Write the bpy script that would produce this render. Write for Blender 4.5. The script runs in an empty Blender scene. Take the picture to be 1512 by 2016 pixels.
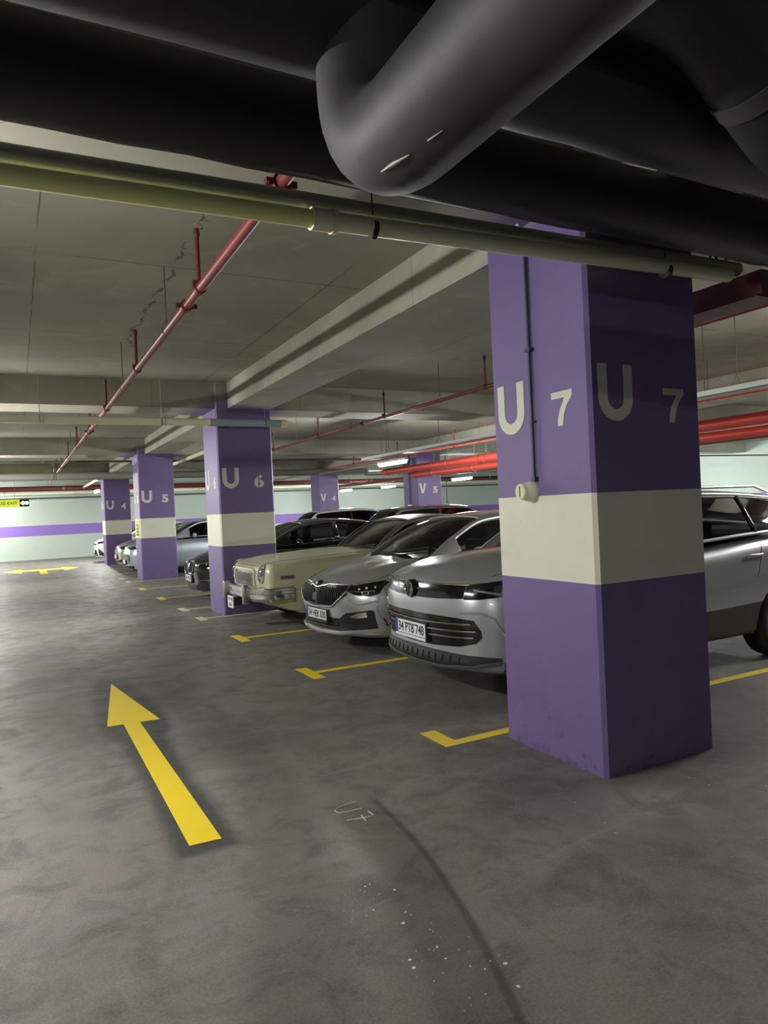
import bpy, bmesh, math, random
from mathutils import Vector, Matrix
from mathutils.bvhtree import BVHTree
random.seed(7)
C = bpy.context.scene.collection
sc = bpy.context.scene
PI = math.pi
# ------------------------------------------------------------------ camera, world, exposure
S = 8.235                     # column grid
cam_d = bpy.data.cameras.new('camera'); cam = bpy.data.objects.new('camera', cam_d); C.objects.link(cam)
sc.camera = cam
yaw, pit, rol = math.radians(27.654), math.radians(-0.241), math.radians(-2.614)
fw = Vector((math.sin(yaw)*math.cos(pit), math.cos(yaw)*math.cos(pit), math.sin(pit)))
rt = Vector((math.cos(yaw), -math.sin(yaw), 0)); up = rt.cross(fw)
r2 = rt*math.cos(rol)+up*math.sin(rol); u2 = up*math.cos(rol)-rt*math.sin(rol)
mx = Matrix((r2, u2, -fw)).transposed().to_4x4(); mx.translation = Vector((-2.904, -2.971, 1.592))
cam.matrix_world = mx
cam_d.sensor_fit = 'HORIZONTAL'; cam_d.sensor_width = 36; cam_d.lens = 1383.4/1512*36
cam_d.clip_start = .05; cam_d.clip_end = 200
w = bpy.data.worlds.new('world'); sc.world = w; w.use_nodes = True
w.node_tree.nodes['Background'].inputs[0].default_value = (.01, .011, .012, 1)
w.node_tree.nodes['Background'].inputs[1].default_value = 1
sc.view_settings.view_transform = 'Standard'; sc.view_settings.look = 'None'
sc.view_settings.exposure = 1.3; sc.view_settings.gamma = 1
LAMP_E = 300.0                 # tube brightness

# ------------------------------------------------------------------ materials
def lin(c): return tuple((v/12.92 if v <= .04045 else ((v+.055)/1.055)**2.4) for v in c)
def col(r, g, b): return lin((r/255, g/255, b/255))+(1,)
MATS = {}
def mat(name, c, rough=.6, metal=0., coat=0., emit=None, spec=.5, estr=1.):
    if name in MATS: return MATS[name]
    m = bpy.data.materials.new(name); m.use_nodes = True
    b = m.node_tree.nodes['Principled BSDF']
    b.inputs['Base Color'].default_value = c; b.inputs['Roughness'].default_value = rough
    b.inputs['Metallic'].default_value = metal; b.inputs['Coat Weight'].default_value = coat
    b.inputs['Coat Roughness'].default_value = .04
    b.inputs['Specular IOR Level'].default_value = spec
    if emit: b.inputs['Emission Color'].default_value = emit; b.inputs['Emission Strength'].default_value = estr
    MATS[name] = m; return m
class NT:
    def __init__(s, m): s.t = m.node_tree; s.n = s.t.nodes; s.b = s.n['Principled BSDF']
    def add(s, ty, **kw):
        n = s.n.new(ty)
        for k, v in kw.items(): setattr(n, k, v)
        return n
    def link(s, a, b): s.t.links.new(a, b)
    def pos(s):
        g = s.add('ShaderNodeNewGeometry'); return g.outputs['Position']
    def noise(s, scale, detail=4, rough=.55, vec=None, dist=0.):
        n = s.add('ShaderNodeTexNoise'); n.inputs['Scale'].default_value = scale
        n.inputs['Detail'].default_value = detail; n.inputs['Roughness'].default_value = rough
        n.inputs['Distortion'].default_value = dist
        s.link(vec or s.pos(), n.inputs['Vector']); return n.outputs['Fac']
    def ramp(s, f, stops):
        r = s.add('ShaderNodeValToRGB'); e = r.color_ramp.elements
        e[0].position, e[0].color = stops[0]; e[1].position, e[1].color = stops[-1]
        for p, c in stops[1:-1]:
            q = e.new(p); q.color = c
        s.link(f, r.inputs[0]); return r.outputs[0]
    def math(s, op, a, b=None, c=None):
        n = s.add('ShaderNodeMath', operation=op)
        for i, v in enumerate((a, b, c)):
            if v is None: continue
            if isinstance(v, (int, float)): n.inputs[i].default_value = v
            else: s.link(v, n.inputs[i])
        return n.outputs[0]
    def mix(s, f, a, b, bt='MIX'):
        n = s.add('ShaderNodeMix', data_type='RGBA', blend_type=bt)
        if isinstance(f, (int, float)): n.inputs[0].default_value = f
        else: s.link(f, n.inputs[0])
        for i, v in ((6, a), (7, b)):
            if isinstance(v, tuple): n.inputs[i].default_value = v
            else: s.link(v, n.inputs[i])
        return n.outputs[2]
    def smooth(s, v, a, b):   # smoothstep a->b gives 0->1
        n = s.add('ShaderNodeMapRange', interpolation_type='SMOOTHSTEP')
        s.link(v, n.inputs[0]); n.inputs[1].default_value = a; n.inputs[2].default_value = b
        return n.outputs[0]
    def scaled(s, sx, sy, sz):
        n = s.add('ShaderNodeMapping'); n.inputs['Scale'].default_value = (sx, sy, sz)
        s.link(s.pos(), n.inputs['Vector']); return n.outputs[0]
    def bump(s, h, strength=.3, dist=.01):
        n = s.add('ShaderNodeBump'); n.inputs['Strength'].default_value = strength
        n.inputs['Distance'].default_value = dist
        s.link(h, n.inputs['Height']); s.link(n.outputs[0], s.b.inputs['Normal'])
def g(v, a=1.): return (v, v, v, a)

def concrete_mat(name, base, joints=False, overspray=False, purple=None):
    m = mat(name, base, .85); t = NT(m)
    n1 = t.noise(.5, 5); n2 = t.noise(6, 6, .65); n3 = t.noise(1.7, 5, .6, dist=1.5)
    c = t.mix(t.smooth(n1, .3, .7), base, tuple(v*.74 for v in base[:3])+(1,))
    c = t.mix(t.math('MULTIPLY', t.smooth(n3, .52, .72), .4), c, tuple(min(1, v*1.3) for v in base[:3])+(1,))
    c = t.mix(t.math('MULTIPLY', t.smooth(n2, .62, .75), .35), c, tuple(v*.5 for v in base[:3])+(1,))
    h = n2
    if joints:
        sp = t.add('ShaderNodeSeparateXYZ'); t.link(t.pos(), sp.inputs[0])
        wob = t.math('MULTIPLY', t.noise(3, 3), .03)
        def line(ax, per, off, wd):
            v = t.math('ADD', t.math('ADD', sp.outputs[ax], wob), -off)
            v = t.math('PINGPONG', v, per/2)
            return t.math('LESS_THAN', v, wd)
        ly = line(1, 2.5, .70, .007); lx = line(0, 2.5, -2.66, .006)
        ll = t.math('MULTIPLY', t.math('MAXIMUM', ly, lx), t.smooth(t.noise(1.3, 3), .35, .55))
        c = t.mix(t.math('MULTIPLY', ll, .65), c, (.03, .03, .028, 1))
        # one long repaired crack beside the sprinkler line
        cx = t.math('ADD', sp.outputs[0], t.math('MULTIPLY', t.math('ADD', t.noise(1.6, 6, .7), -.5), .5))
        d = t.math('ABSOLUTE', t.math('ADD', cx, 1.62))
        wdt = t.math('MULTIPLY', t.smooth(t.noise(5, 2), .35, .7), .022)
        ck = t.math('MULTIPLY', t.math('LESS_THAN', d, wdt), t.math('LESS_THAN', sp.outputs[1], 6.2))
        c = t.mix(t.math('MULTIPLY', ck, .7), c, (.035, .033, .03, 1))
    if overspray:
        sp = t.add('ShaderNodeSeparateXYZ'); t.link(t.pos(), sp.inputs[0])
        dy = t.math('PINGPONG', t.math('ADD', sp.outputs[1], -.45), S/2)
        dx1 = t.math('ABSOLUTE', t.math('ADD', sp.outputs[0], -.46))
        dx2 = t.math('ABSOLUTE', t.math('ADD', sp.outputs[0], -9.0))
        dx = t.math('MINIMUM', dx1, dx2)
        d = t.math('MAXIMUM', dx, dy)
        dz = t.math('MULTIPLY', t.math('ADD', sp.outputs[2], -3.33), 1.0)
        d = t.math('ADD', t.math('ADD', d, t.math('MULTIPLY', dz, 1.5)), t.math('MULTIPLY', t.math('ADD', t.noise(2.5, 3), -.5), .25))
        k = t.math('SUBTRACT', 1., t.smooth(d, .52, .95))
        c = t.mix(t.math('MULTIPLY', k, .8), c, purple)
        pv = t.math('PINGPONG', t.math('ADD', sp.outputs[1], t.math('MULTIPLY', sp.outputs[0], 1.)), 1.22)
        c = t.mix(t.math('MULTIPLY', t.math('LESS_THAN', pv, .006), .35), c, (.05, .05, .045, 1))
    t.link(c, t.b.inputs['Base Color']); t.bump(h, .35, .01)
    return m
PURPLE = col(110, 93, 144)
M_ceil = concrete_mat('board_marked_concrete', col(160, 158, 144), joints=True)
M_beam = concrete_mat('beam_concrete', col(172, 170, 156), overspray=True, purple=PURPLE)

def floor_mat():
    m = mat('sealed_asphalt_floor', col(92, 90, 88), .5); t = NT(m)
    n1 = t.noise(.45, 6, .6, dist=.8); n2 = t.noise(3.5, 7, .68, dist=.6); n3 = t.noise(90, 3, .6)
    st = t.noise(1.0, 5, .6, vec=t.scaled(.35, 2.2, 1), dist=1.2)
    st2 = t.noise(1.0, 6, .65, vec=t.scaled(3.2, .8, 1), dist=.7)
    A = col(95, 91, 87); B = col(132, 127, 120); D = col(60, 58, 57)
    c = t.mix(t.smooth(n1, .3, .7), A, B)
    c = t.mix(t.math('MULTIPLY', t.smooth(n2, .44, .68), .6), c, D)
    c = t.mix(t.math('MULTIPLY', t.smooth(st, .52, .72), .5), c, col(146, 143, 137))
    c = t.mix(t.math('MULTIPLY', t.smooth(st2, .56, .8), .45), c, col(60, 58, 57))
    c = t.mix(.25, c, t.ramp(n3, [(.3, g(.03)), (.7, g(.3))]))
    sp = t.add('ShaderNodeSeparateXYZ'); t.link(t.pos(), sp.inputs[0])
    X, Y = sp.outputs[0], sp.outputs[1]
    wob = t.math('MULTIPLY', t.math('ADD', t.noise(1.2, 4), -.5), .06)
    def ring(cx, cy, R, wd, soft):
        dx = t.math('ADD', X, -cx); dy = t.math('ADD', Y, -cy)
        r = t.math('SQRT', t.math('ADD', t.math('MULTIPLY', dx, dx), t.math('MULTIPLY', dy, dy)))
        d = t.math('ABSOLUTE', t.math('ADD', t.math('ADD', r, wob), -R))
        return t.math('SUBTRACT', 1., t.smooth(d, wd, wd+soft))
    for (cx, cy, R, wd, so, a) in ((-7.41, .93, 6.2, .006, .02, .55), (-7.41, .93, 6.08, .09, .08, .3), (-5.4, -5.2, 5.0, .1, .25, .25),
                                  (3.0, -4.6, 4.1, .05, .25, .3), (-9.0, 2.0, 7.4, .08, .2, .3), (-6.5, 9.0, 5.6, .1, .3, .3)):
        rg = ring(cx, cy, R, wd, so)
        if cx == -7.41: rg = t.math('MULTIPLY', rg, t.math('SUBTRACT', 1., t.smooth(Y, .3, .75)))
        c = t.mix(t.math('MULTIPLY', rg, a), c, col(42, 41, 42))
    # worn pale patch by the first column and drips of white paint
    dx = t.math('ADD', X, .08); dy = t.math('MULTIPLY', t.math('ADD', Y, .36), 1.2)
    r = t.math('SQRT', t.math('ADD', t.math('MULTIPLY', dx, dx), t.math('MULTIPLY', dy, dy)))
    k = t.math('MULTIPLY', t.math('SUBTRACT', 1., t.smooth(r, .02, .55)), t.smooth(n2, .42, .58))
    c = t.mix(t.math('MULTIPLY', k, .55), c, col(165, 163, 155))
    # soft dark halo of old paint round the arrow
    ax = t.math('ADD', t.math('ABSOLUTE', t.math('ADD', X, 2.15)), 0.)
    hw = t.math('MULTIPLY', t.smooth(Y, 2.3, 2.7), .1)
    hw = t.math('MULTIPLY', hw, t.math('SUBTRACT', 1., t.smooth(Y, 3.3, 4.6)))
    hx = t.math('SUBTRACT', 1., t.smooth(t.math('SUBTRACT', t.math('ADD', ax, t.math('MULTIPLY', wob, 1.2)), hw), .10, .2))
    hy = t.math('MULTIPLY', t.smooth(Y, .36, .44), t.math('SUBTRACT', 1., t.smooth(Y, 4.45, 4.75)))
    c = t.mix(t.math('MULTIPLY', t.math('MULTIPLY', hx, hy), .75), c, col(40, 42, 46))
    t.link(c, t.b.inputs['Base Color'])
    t.link(t.ramp(n2, [(.35, g(.42)), (.7, g(.68))]), t.b.inputs['Roughness'])
    t.bump(n3, .25, .004)
    return m
M_floor = floor_mat()

def painted(name, c, rough=.55, dirt=.25, bump=.25):
    m = mat(name, c, rough); t = NT(m)
    n1 = t.noise(2.2, 5, .6); n2 = t.noise(14, 6, .7)
    k = t.mix(t.math('MULTIPLY', t.smooth(n1, .45, .75), dirt), c, tuple(v*.72 for v in c[:3])+(1,))
    k = t.mix(t.math('MULTIPLY', t.smooth(n2, .66, .72), dirt*1.4), k, tuple(v*.4 for v in c[:3])+(1,))
    t.link(k, t.b.inputs['Base Color']); t.bump(t.noise(35, 3), bump, .004)
    return m
M_purple = painted('purple_paint', PURPLE, .5)
_t = NT(M_purple); _b = _t.b.inputs['Base Color'].links[0].from_socket
_sp = _t.add('ShaderNodeSeparateXYZ'); _t.link(_t.pos(), _sp.inputs[0])
_k = _t.math('MULTIPLY', _t.smooth(_t.noise(9, 7, .75), .60, .64), _t.math('SUBTRACT', 1., _t.smooth(_sp.outputs[2], .02, .75)))
_k2 = _t.math('MULTIPLY', _t.smooth(_t.noise(5, 6, .8), .50, .56), _t.math('SUBTRACT', 1., _t.smooth(_sp.outputs[2], .0, .07)))
_t.link(_t.mix(_t.math('MULTIPLY', _t.math('MAXIMUM', _k, _k2), .55), _b, col(58, 48, 66)), _t.b.inputs['Base Color'])
M_white = painted('white_paint', col(214, 214, 200), .55)
M_letter = painted('stencil_white_paint', col(205, 206, 194), .6, .3)
M_wall = painted('pale_mint_wall_paint', col(182, 196, 188), .7, .15)
M_stripe = painted('lilac_stripe_paint', col(136, 108, 190), .6, .15)
M_yellow = painted('yellow_road_paint', col(243, 214, 40), .5, .1)
M_yellow2 = painted('worn_yellow_paint', col(224, 198, 70), .6, .25)
M_yellow3 = painted('faded_cream_paint', col(205, 200, 160), .65, .35)
M_duct = mat('black_insulated_duct', col(66, 66, 70), .6)
_t = NT(M_duct); _t.link(_t.mix(_t.smooth(_t.noise(2.5, 5, .7), .4, .7), col(62, 62, 64), col(48, 48, 51)), _t.b.inputs['Base Color']); _t.bump(_t.noise(4, 3), .3, .02)
M_duct2 = mat('navy_black_duct_wrap', col(34, 35, 40), .5)
_t = NT(M_duct2); _t.bump(_t.noise(4, 3), .3, .02)
M_pvc = painted('cream_pvc', col(232, 232, 204), .4, .25, .05)
M_pvcg = painted('grey_pvc', col(150, 170, 172), .4, .2, .05)
M_galv = painted('galvanised_steel', col(172, 174, 158), .42, .4, .1); M_galv.node_tree.nodes['Principled BSDF'].inputs['Metallic'].default_value = .55
M_tray = mat('tray_steel', col(170, 174, 172), .4, .6)
M_red = painted('red_pipe_paint', col(118, 46, 48), .42, .3, .08)
M_red2 = painted('bright_red_pipe_paint', col(190, 64, 54), .42, .2, .08)
M_dkred = painted('dark_red_primer', col(90, 26, 26), .5, .2, .08)
M_rod = mat('zinc_rod', col(90, 92, 88), .5, .6)
M_brass = mat('sprinkler_brass', col(180, 160, 120), .35, .8)
M_lampbody = mat('lamp_housing', col(225, 228, 222), .5)
M_tube = mat('lit_tube', (.9, 1, .95, 1), .5, emit=(.97, 1.0, .95, 1), estr=LAMP_E)
M_tubew = mat('lit_tube_warm', (.9, 1, .8, 1), .5, emit=(1.0, .975, .9, 1), estr=LAMP_E*.9)
M_tube1 = mat('lit_tube_dim', (.9, 1, .8, 1), .5, emit=(1.0, .975, .9, 1), estr=LAMP_E*.55)
M_tube2 = mat('fill_tube_faint', (.9, 1, .8, 1), .5, emit=(1.0, .975, .9, 1), estr=LAMP_E*.3)
M_chrome = mat('chrome', col(225, 225, 222), .12, 1.)
M_satin = mat('satin_chrome', col(190, 190, 188), .3, 1.)
M_black = mat('gloss_black', col(14, 14, 16), .12, coat=.5)
M_plast = mat('black_plastic', col(30, 31, 33), .55)
M_rubber = mat('tyre_rubber', col(24, 24, 25), .8)
M_int = mat('dark_upholstery', col(30, 30, 32), .8)
M_well = mat('wheel_well_black', col(10, 10, 10), .9)
M_plate = mat('plate_white', col(232, 234, 236), .4)
M_blue = mat('plate_blue', col(30, 50, 150), .4)
M_ink = mat('plate_ink', col(14, 14, 16), .5)
M_lens = mat('lamp_reflector', col(210, 215, 220), .15, .9)
M_amber = mat('amber_lens', col(112, 72, 44), .3, coat=.5)
M_alloy = mat('alloy_rim', col(150, 152, 155), .3, .8)
M_sign = mat('yellow_sign', col(220, 236, 60), .4, emit=col(220, 236, 60), estr=.25)
M_signink = mat('sign_ink', col(60, 80, 40), .5)
M_lilac_conduit = mat('purple_painted_conduit', col(60, 47, 84), .5)

def paint(name, c, metal=.7, rough=.3, coat=.8):
    return mat(name, c, rough, metal, coat)
def glass_mat(name, tint, fac0=.06):
    m = bpy.data.materials.new(name); m.use_nodes = True; t = m.node_tree; n = t.nodes; n.clear()
    o = n.new('ShaderNodeOutputMaterial'); mixn = n.new('ShaderNodeMixShader'); tr = n.new('ShaderNodeBsdfTransparent')
    gl = n.new('ShaderNodeBsdfGlossy'); fr = n.new('ShaderNodeFresnel'); fr.inputs[0].default_value = 1.5
    tr.inputs[0].default_value = tint; gl.inputs['Roughness'].default_value = .03
    t.links.new(fr.outputs[0], mixn.inputs[0]); t.links.new(tr.outputs[0], mixn.inputs[1]); t.links.new(gl.outputs[0], mixn.inputs[2])
    t.links.new(mixn.outputs[0], o.inputs[0]); return m
G_clear = glass_mat('clear_windscreen', (.62, .68, .66, 1))
G_tint = glass_mat('tinted_glass', (.2, .22, .22, 1))
G_dark = glass_mat('privacy_glass', (.03, .032, .035, 1))

# ------------------------------------------------------------------ mesh helpers
class MB:
    def __init__(s): s.v = []; s.f = []; s.m = []; s.sm = []
    def add(s, vs, fs, mi=0, smooth=False):
        b = len(s.v); s.v += [tuple(v) for v in vs]
        for f in fs: s.f.append([b+i for i in f]); s.m.append(mi); s.sm.append(smooth)
    def box(s, x0, x1, y0, y1, z0, z1, mi=0, bev=0.):
        if bev > 0:
            bm = bmesh.new(); bmesh.ops.create_cube(bm, size=1)
            for v in bm.verts: v.co = Vector(((x0+x1)/2+v.co.x*(x1-x0), (y0+y1)/2+v.co.y*(y1-y0), (z0+z1)/2+v.co.z*(z1-z0)))
            bmesh.ops.bevel(bm, geom=bm.edges[:], offset=bev, segments=3, affect='EDGES', profile=.5)
            bm.verts.index_update()
            s.add([v.co for v in bm.verts], [[v.index for v in f.verts] for f in bm.faces], mi, True); bm.free(); return s
        vs = [(x, y, z) for x in (x0, x1) for y in (y0, y1) for z in (z0, z1)]
        s.add(vs, [(0, 1, 3, 2), (4, 6, 7, 5), (0, 4, 5, 1), (2, 3, 7, 6), (0, 2, 6, 4), (1, 5, 7, 3)], mi); return s
    def tube(s, pts, r, n=14, mi=0, caps=True):
        pts = [Vector(p) for p in pts]; rs = r if isinstance(r, (list, tuple)) else [r]*len(pts)
        T = []
        for i in range(len(pts)):
            a = pts[max(i-1, 0)]; b = pts[min(i+1, len(pts)-1)]; T.append((b-a).normalized())
        u = T[0].orthogonal().normalized(); vs = []
        for i, p in enumerate(pts):
            u = (u-T[i]*u.dot(T[i])).normalized(); v = T[i].cross(u)
            for k in range(n):
                a = 2*PI*k/n; vs.append(p+(u*math.cos(a)+v*math.sin(a))*rs[i])
        fs = [(i*n+k, i*n+(k+1) % n, (i+1)*n+(k+1) % n, (i+1)*n+k) for i in range(len(pts)-1) for k in range(n)]
        s.add(vs, fs, mi, True)
        if caps:
            b = len(s.v)-len(vs)
            s.f += [[b+k for k in range(n)][::-1], [b+(len(pts)-1)*n+k for k in range(n)]]; s.m += [mi, mi]; s.sm += [False, False]
        return s
    def prism(s, poly, fn, a, b, mi=0, smooth=False):   # poly 2d, fn(u,v,w)->3d
        n = len(poly)
        vs = [fn(u, v, a) for u, v in poly]+[fn(u, v, b) for u, v in poly]
        fs = [list(range(n))[::-1], list(range(n, 2*n))]+[(i, (i+1) % n, n+(i+1) % n, n+i) for i in range(n)]
        s.add(vs, fs, mi, smooth); return s
    def lathe(s, prof, org, ax='z', n=24, mi=0):       # prof [(r,h)]
        vs = []
        for r, h in prof:
            for k in range(n):
                a = 2*PI*k/n; c_, s_ = r*math.cos(a), r*math.sin(a)
                p = {'z': (c_, s_, h), 'y': (c_, h, s_), 'x': (h, c_, s_)}[ax]
                vs.append((org[0]+p[0], org[1]+p[1], org[2]+p[2]))
        fs = [(i*n+k, i*n+(k+1) % n, (i+1)*n+(k+1) % n, (i+1)*n+k) for i in range(len(prof)-1) for k in range(n)]
        s.add(vs, fs, mi, True); return s
    def build(s, name, mats, parent=None, sharp=40):
        me = bpy.data.meshes.new(name); me.from_pydata(s.v, [], s.f)
        for m in (mats if isinstance(mats, (list, tuple)) else [mats]): me.materials.append(m)
        me.polygons.foreach_set('material_index', s.m); me.polygons.foreach_set('use_smooth', s.sm)
        me.update()
        bm = bmesh.new(); bm.from_mesh(me); bmesh.ops.recalc_face_normals(bm, faces=bm.faces[:]); bm.to_mesh(me); bm.free()
        if any(s.sm): me.set_sharp_from_angle(angle=math.radians(sharp))
        o = bpy.data.objects.new(name, me); C.objects.link(o)
        if parent:
            o.parent = parent
            if not any(k in name for k in NOSPLIT): split_pieces(o, parent)
        return o
NOSPLIT = ('lettering', 'letter', 'reflector', 'gap', 'stud', 'mesh_rib', 'links', 'shaft', 'body', 'trim', 'digit', 'rim', 'wheel')
def split_pieces(o, parent):
    me = o.data; n = len(me.vertices); par = list(range(n))
    def find(a):
        while par[a] != a: par[a] = par[par[a]]; a = par[a]
        return a
    for e in me.edges:
        a, b = find(e.vertices[0]), find(e.vertices[1])
        if a != b: par[a] = b
    comps = {}
    for i in range(n): comps.setdefault(find(i), []).append(i)
    if len(comps) < 2: return
    bb = []
    for k, vs in comps.items():
        P_ = [me.vertices[i].co for i in vs]
        bb.append([k, [min(p[a] for p in P_)-.004 for a in range(3)], [max(p[a] for p in P_)+.004 for a in range(3)]])
    grp = list(range(len(bb)))
    def gf(a):
        while grp[a] != a: a = grp[a]
        return a
    for i in range(len(bb)):
        for j in range(i):
            if all(bb[i][1][a] <= bb[j][2][a] and bb[j][1][a] <= bb[i][2][a] for a in range(3)): grp[gf(i)] = gf(j)
    roots = sorted({gf(i) for i in range(len(bb))})
    if len(roots) < 2: return
    which = {}
    for i, b_ in enumerate(bb):
        for v in comps[b_[0]]: which[v] = gf(i)
    for r in roots[1:]:
        bm = bmesh.new(); bm.from_mesh(me); bm.verts.ensure_lookup_table()
        bmesh.ops.delete(bm, geom=[v for v in bm.verts if which[v.index] != r], context='VERTS')
        m2 = me.copy(); bm.to_mesh(m2); bm.free(); q = bpy.data.objects.new(o.name.split('.')[0], m2); C.objects.link(q); q.parent = parent
    bm = bmesh.new(); bm.from_mesh(me); bm.verts.ensure_lookup_table()
    bmesh.ops.delete(bm, geom=[v for v in bm.verts if which[v.index] != roots[0]], context='VERTS'); bm.to_mesh(me); bm.free()
def thing(name, label, cat, loc=(0, 0, 0), rz=0., group=None):
    o = bpy.data.objects.new(name, None); C.objects.link(o); o.location = loc; o.rotation_euler = (0, 0, rz)
    o.empty_display_size = .2
    return tag(o, label, cat, group)
def tag(o, label, cat, group=None, kind=None):
    o['label'] = label
    if cat: o['category'] = cat
    if group: o['group'] = group
    if kind: o['kind'] = kind
    return o
def struct(o, label):
    o['kind'] = 'structure'; o['label'] = label; return o
def lab(o, l): o['label'] = l; return o
def clone(src):
    o = src.copy(); C.objects.link(o)
    for k in src.children:
        c = clone(k); c.parent = o
    return o
_tc = {}
def text_mb(st, W, H, th, fn, off=.02, mi=0, mb=None):
    """lettering filling a W x H box, extruded th, mapped by fn(u,v,w)"""
    cu = bpy.data.curves.new('t', 'FONT'); cu.body = st; cu.size = 1; cu.offset = off; cu.resolution_u = 4
    o = bpy.data.objects.new('t', cu); C.objects.link(o)
    bpy.context.view_layer.update()
    me = bpy.data.meshes.new_from_object(o.evaluated_get(bpy.context.evaluated_depsgraph_get()))
    bm = bmesh.new(); bm.from_mesh(me); bmesh.ops.remove_doubles(bm, verts=bm.verts[:], dist=1e-5)
    top = bmesh.ops.extrude_face_region(bm, geom=bm.faces[:])
    for e in top['geom']:
        if isinstance(e, bmesh.types.BMVert): e.co.z = 1
    bm.verts.index_update()
    xs = [v.co.x for v in bm.verts]; ys = [v.co.y for v in bm.verts]
    x0, x1, y0, y1 = min(xs), max(xs), min(ys), max(ys)
    mb = mb or MB()
    mb.add([fn((v.co.x-x0)/(x1-x0)*W, (v.co.y-y0)/(y1-y0)*H, v.co.z*th) for v in bm.verts], [[v.index for v in f.verts] for f in bm.faces], mi)
    bm.free(); bpy.data.objects.remove(o); bpy.data.curves.remove(cu); bpy.data.meshes.remove(me)
    return mb
def arc(cx, cy, r, a0, a1, n):
    return [(cx+r*math.cos(math.radians(a0+(a1-a0)*i/n)), cy+r*math.sin(math.radians(a0+(a1-a0)*i/n))) for i in range(n+1)]

# ------------------------------------------------------------------ setting
struct(MB().box(-13, 25, -9, 33.1, -.2, 0).build('floor', M_floor), 'dark sealed floor with tyre marks')
struct(MB().box(-13, 25, -9, 33.1, 3.75, 3.95).build('ceiling', M_ceil), 'board marked concrete slab with joints')
def wall(name, label, fn, a, b):
    mb = MB()
    for z0, z1, mi in ((0, 1.08, 0), (1.08, 1.56, 1), (1.56, 3.75, 0)):
        mb.prism([(a, z0), (b, z0), (b, z1), (a, z1)], fn, 0, .2, mi)
    struct(mb.build(name, [M_wall, M_stripe]), label)
wall('wall_far', 'pale mint end wall with one lilac stripe', lambda u, v, w: (u, 32.9+w, v), -13, 25)
wall('wall_right', 'pale wall along the right side', lambda u, v, w: (25+w, u, v), -9, 32.9)
wall('wall_left', 'pale wall along the left side', lambda u, v, w: (-13-w, u, v), -9, 32.9)
wall('wall_back', 'pale wall behind the viewer', lambda u, v, w: (u, -9-w, v), -13, 25)
# beams (concrete) : along the rows and across them
for i in range(0, 4):
    y0 = S*i
    for xa, xb in ((-13, 0.03), (.89, 8.55), (9.43, 25)):
        struct(MB().box(xa, xb, y0+.05, y0+.85, 3.33, 3.75).build('ceiling_beam', M_beam), 'concrete beam across the bays')
for x in (.2, 8.7):
    for i in range(-1, 4):
        ya = S*i+.87 if i >= 0 else -9; yb = min(S*(i+1)+.04, 32.9)
        struct(MB().box(x, x+.71, ya, yb, 3.33, 3.75).build('ceiling_beam', M_beam), 'concrete beam along the column row')

# ------------------------------------------------------------------ columns
def U_poly():
    W, H, t = .27, .33, .07
    o = [(0, H), (0, W/2)]+arc(W/2, W/2, W/2, 180, 360, 16)[1:]+[(W, H), (W-t, H), (W-t, W/2)]
    o += arc(W/2, W/2, W/2-t, 360, 180, 14)[1:]+[(t, H)]
    return o
def V_poly():
    W, H, t = .27, .33, .08
    return [(0, H), (W/2-t/2, 0), (W/2+t/2, 0), (W, H), (W-t, H), (W/2, .1), (t, H)]
def seven_poly(): return [(0, .205), (0, .165), (.115, .165), (.075, .1), (.055, .05), (.05, 0), (.095, 0), (.105, .06), (.13, .115), (.18, .17), (.18, .205)]
CW, CD = .92, .91
def column(name, letter, digit, x, y, label, faces='FL', z0u=2.04):
    t = thing('column', label, 'column', (x, y, 0))
    mb = MB(); c = .022
    poly = [(c, 0), (CW-c, 0), (CW, c), (CW, CD-c), (CW-c, CD), (c, CD), (0, CD-c), (0, c)]
    def seg(z0, z1, mi):
        n = 8; k = 6
        rings = [z0, z1]
        vs = [(px, py, z) for z in rings for px, py in poly]
        mb.add(vs, [(i, (i+1) % n, n+(i+1) % n, n+i) for i in range(n)], mi)
    seg(0, 1.107, 0); seg(1.107, 1.63, 1); seg(1.63, 3.30, 0); seg(3.30, 3.75, 2)
    mb.add([(px, py, 3.75) for px, py in poly], [range(8)], 2)
    mb.build('shaft', [M_purple, M_white, M_beam], t)
    lp = U_poly() if letter == 'U' else V_poly()
    def put(fn):
        MB().prism(lp, lambda u, v, w: fn(u+.065, v+z0u, w), 0, .003).build('stencilled_letter', M_letter, t)
        df = lambda u, v, w: fn(u+.59, v+z0u, w)
        if digit == '7': m2 = MB().prism(seven_poly(), df, 0, .003)
        else:
            m2 = text_mb(digit, .165, .215, .003, df, off=.045)
        m2.build('stencilled_digit', M_letter, t)
    if 'F' in faces: put(lambda u, v, w: (u, -w, v))
    if 'L' in faces: put(lambda u, v, w: (-w, CD-u, v))
    return t
U7 = column('', 'U', '7', 0, 0, 'purple column with white band nearest the viewer, lettered U 7')
U6 = column('', 'U', '6', 0, S, 'purple and white column lettered U 6 behind the cream car nose')
U5 = column('', 'U', '5', 0, 2*S, 'purple and white column lettered U 5 with a small yellow notice')
U4 = column('', 'U', '4', 0, 3*S, 'smallest purple column of the aisle row, lettered U 4')
V4 = column('', 'V', '4', 8.53, 3*S, 'purple column lettered V 4 above dark car roofs', faces='F')
V5 = column('', 'V', '5', 8.53, 2*S, 'purple column lettered V 5 in front of the far wall', faces='F')
V6 = column('', 'V', '6', 8.53, S, 'purple column hidden behind the nearest column', faces='F')
# scuffs and chips are in the paint; stencil breaks on the 6
mb = MB(); mb.box(.66, .675, -.0045, 0, 2.03, 2.26); mb.build('stencil_break', M_purple, U6)
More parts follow.
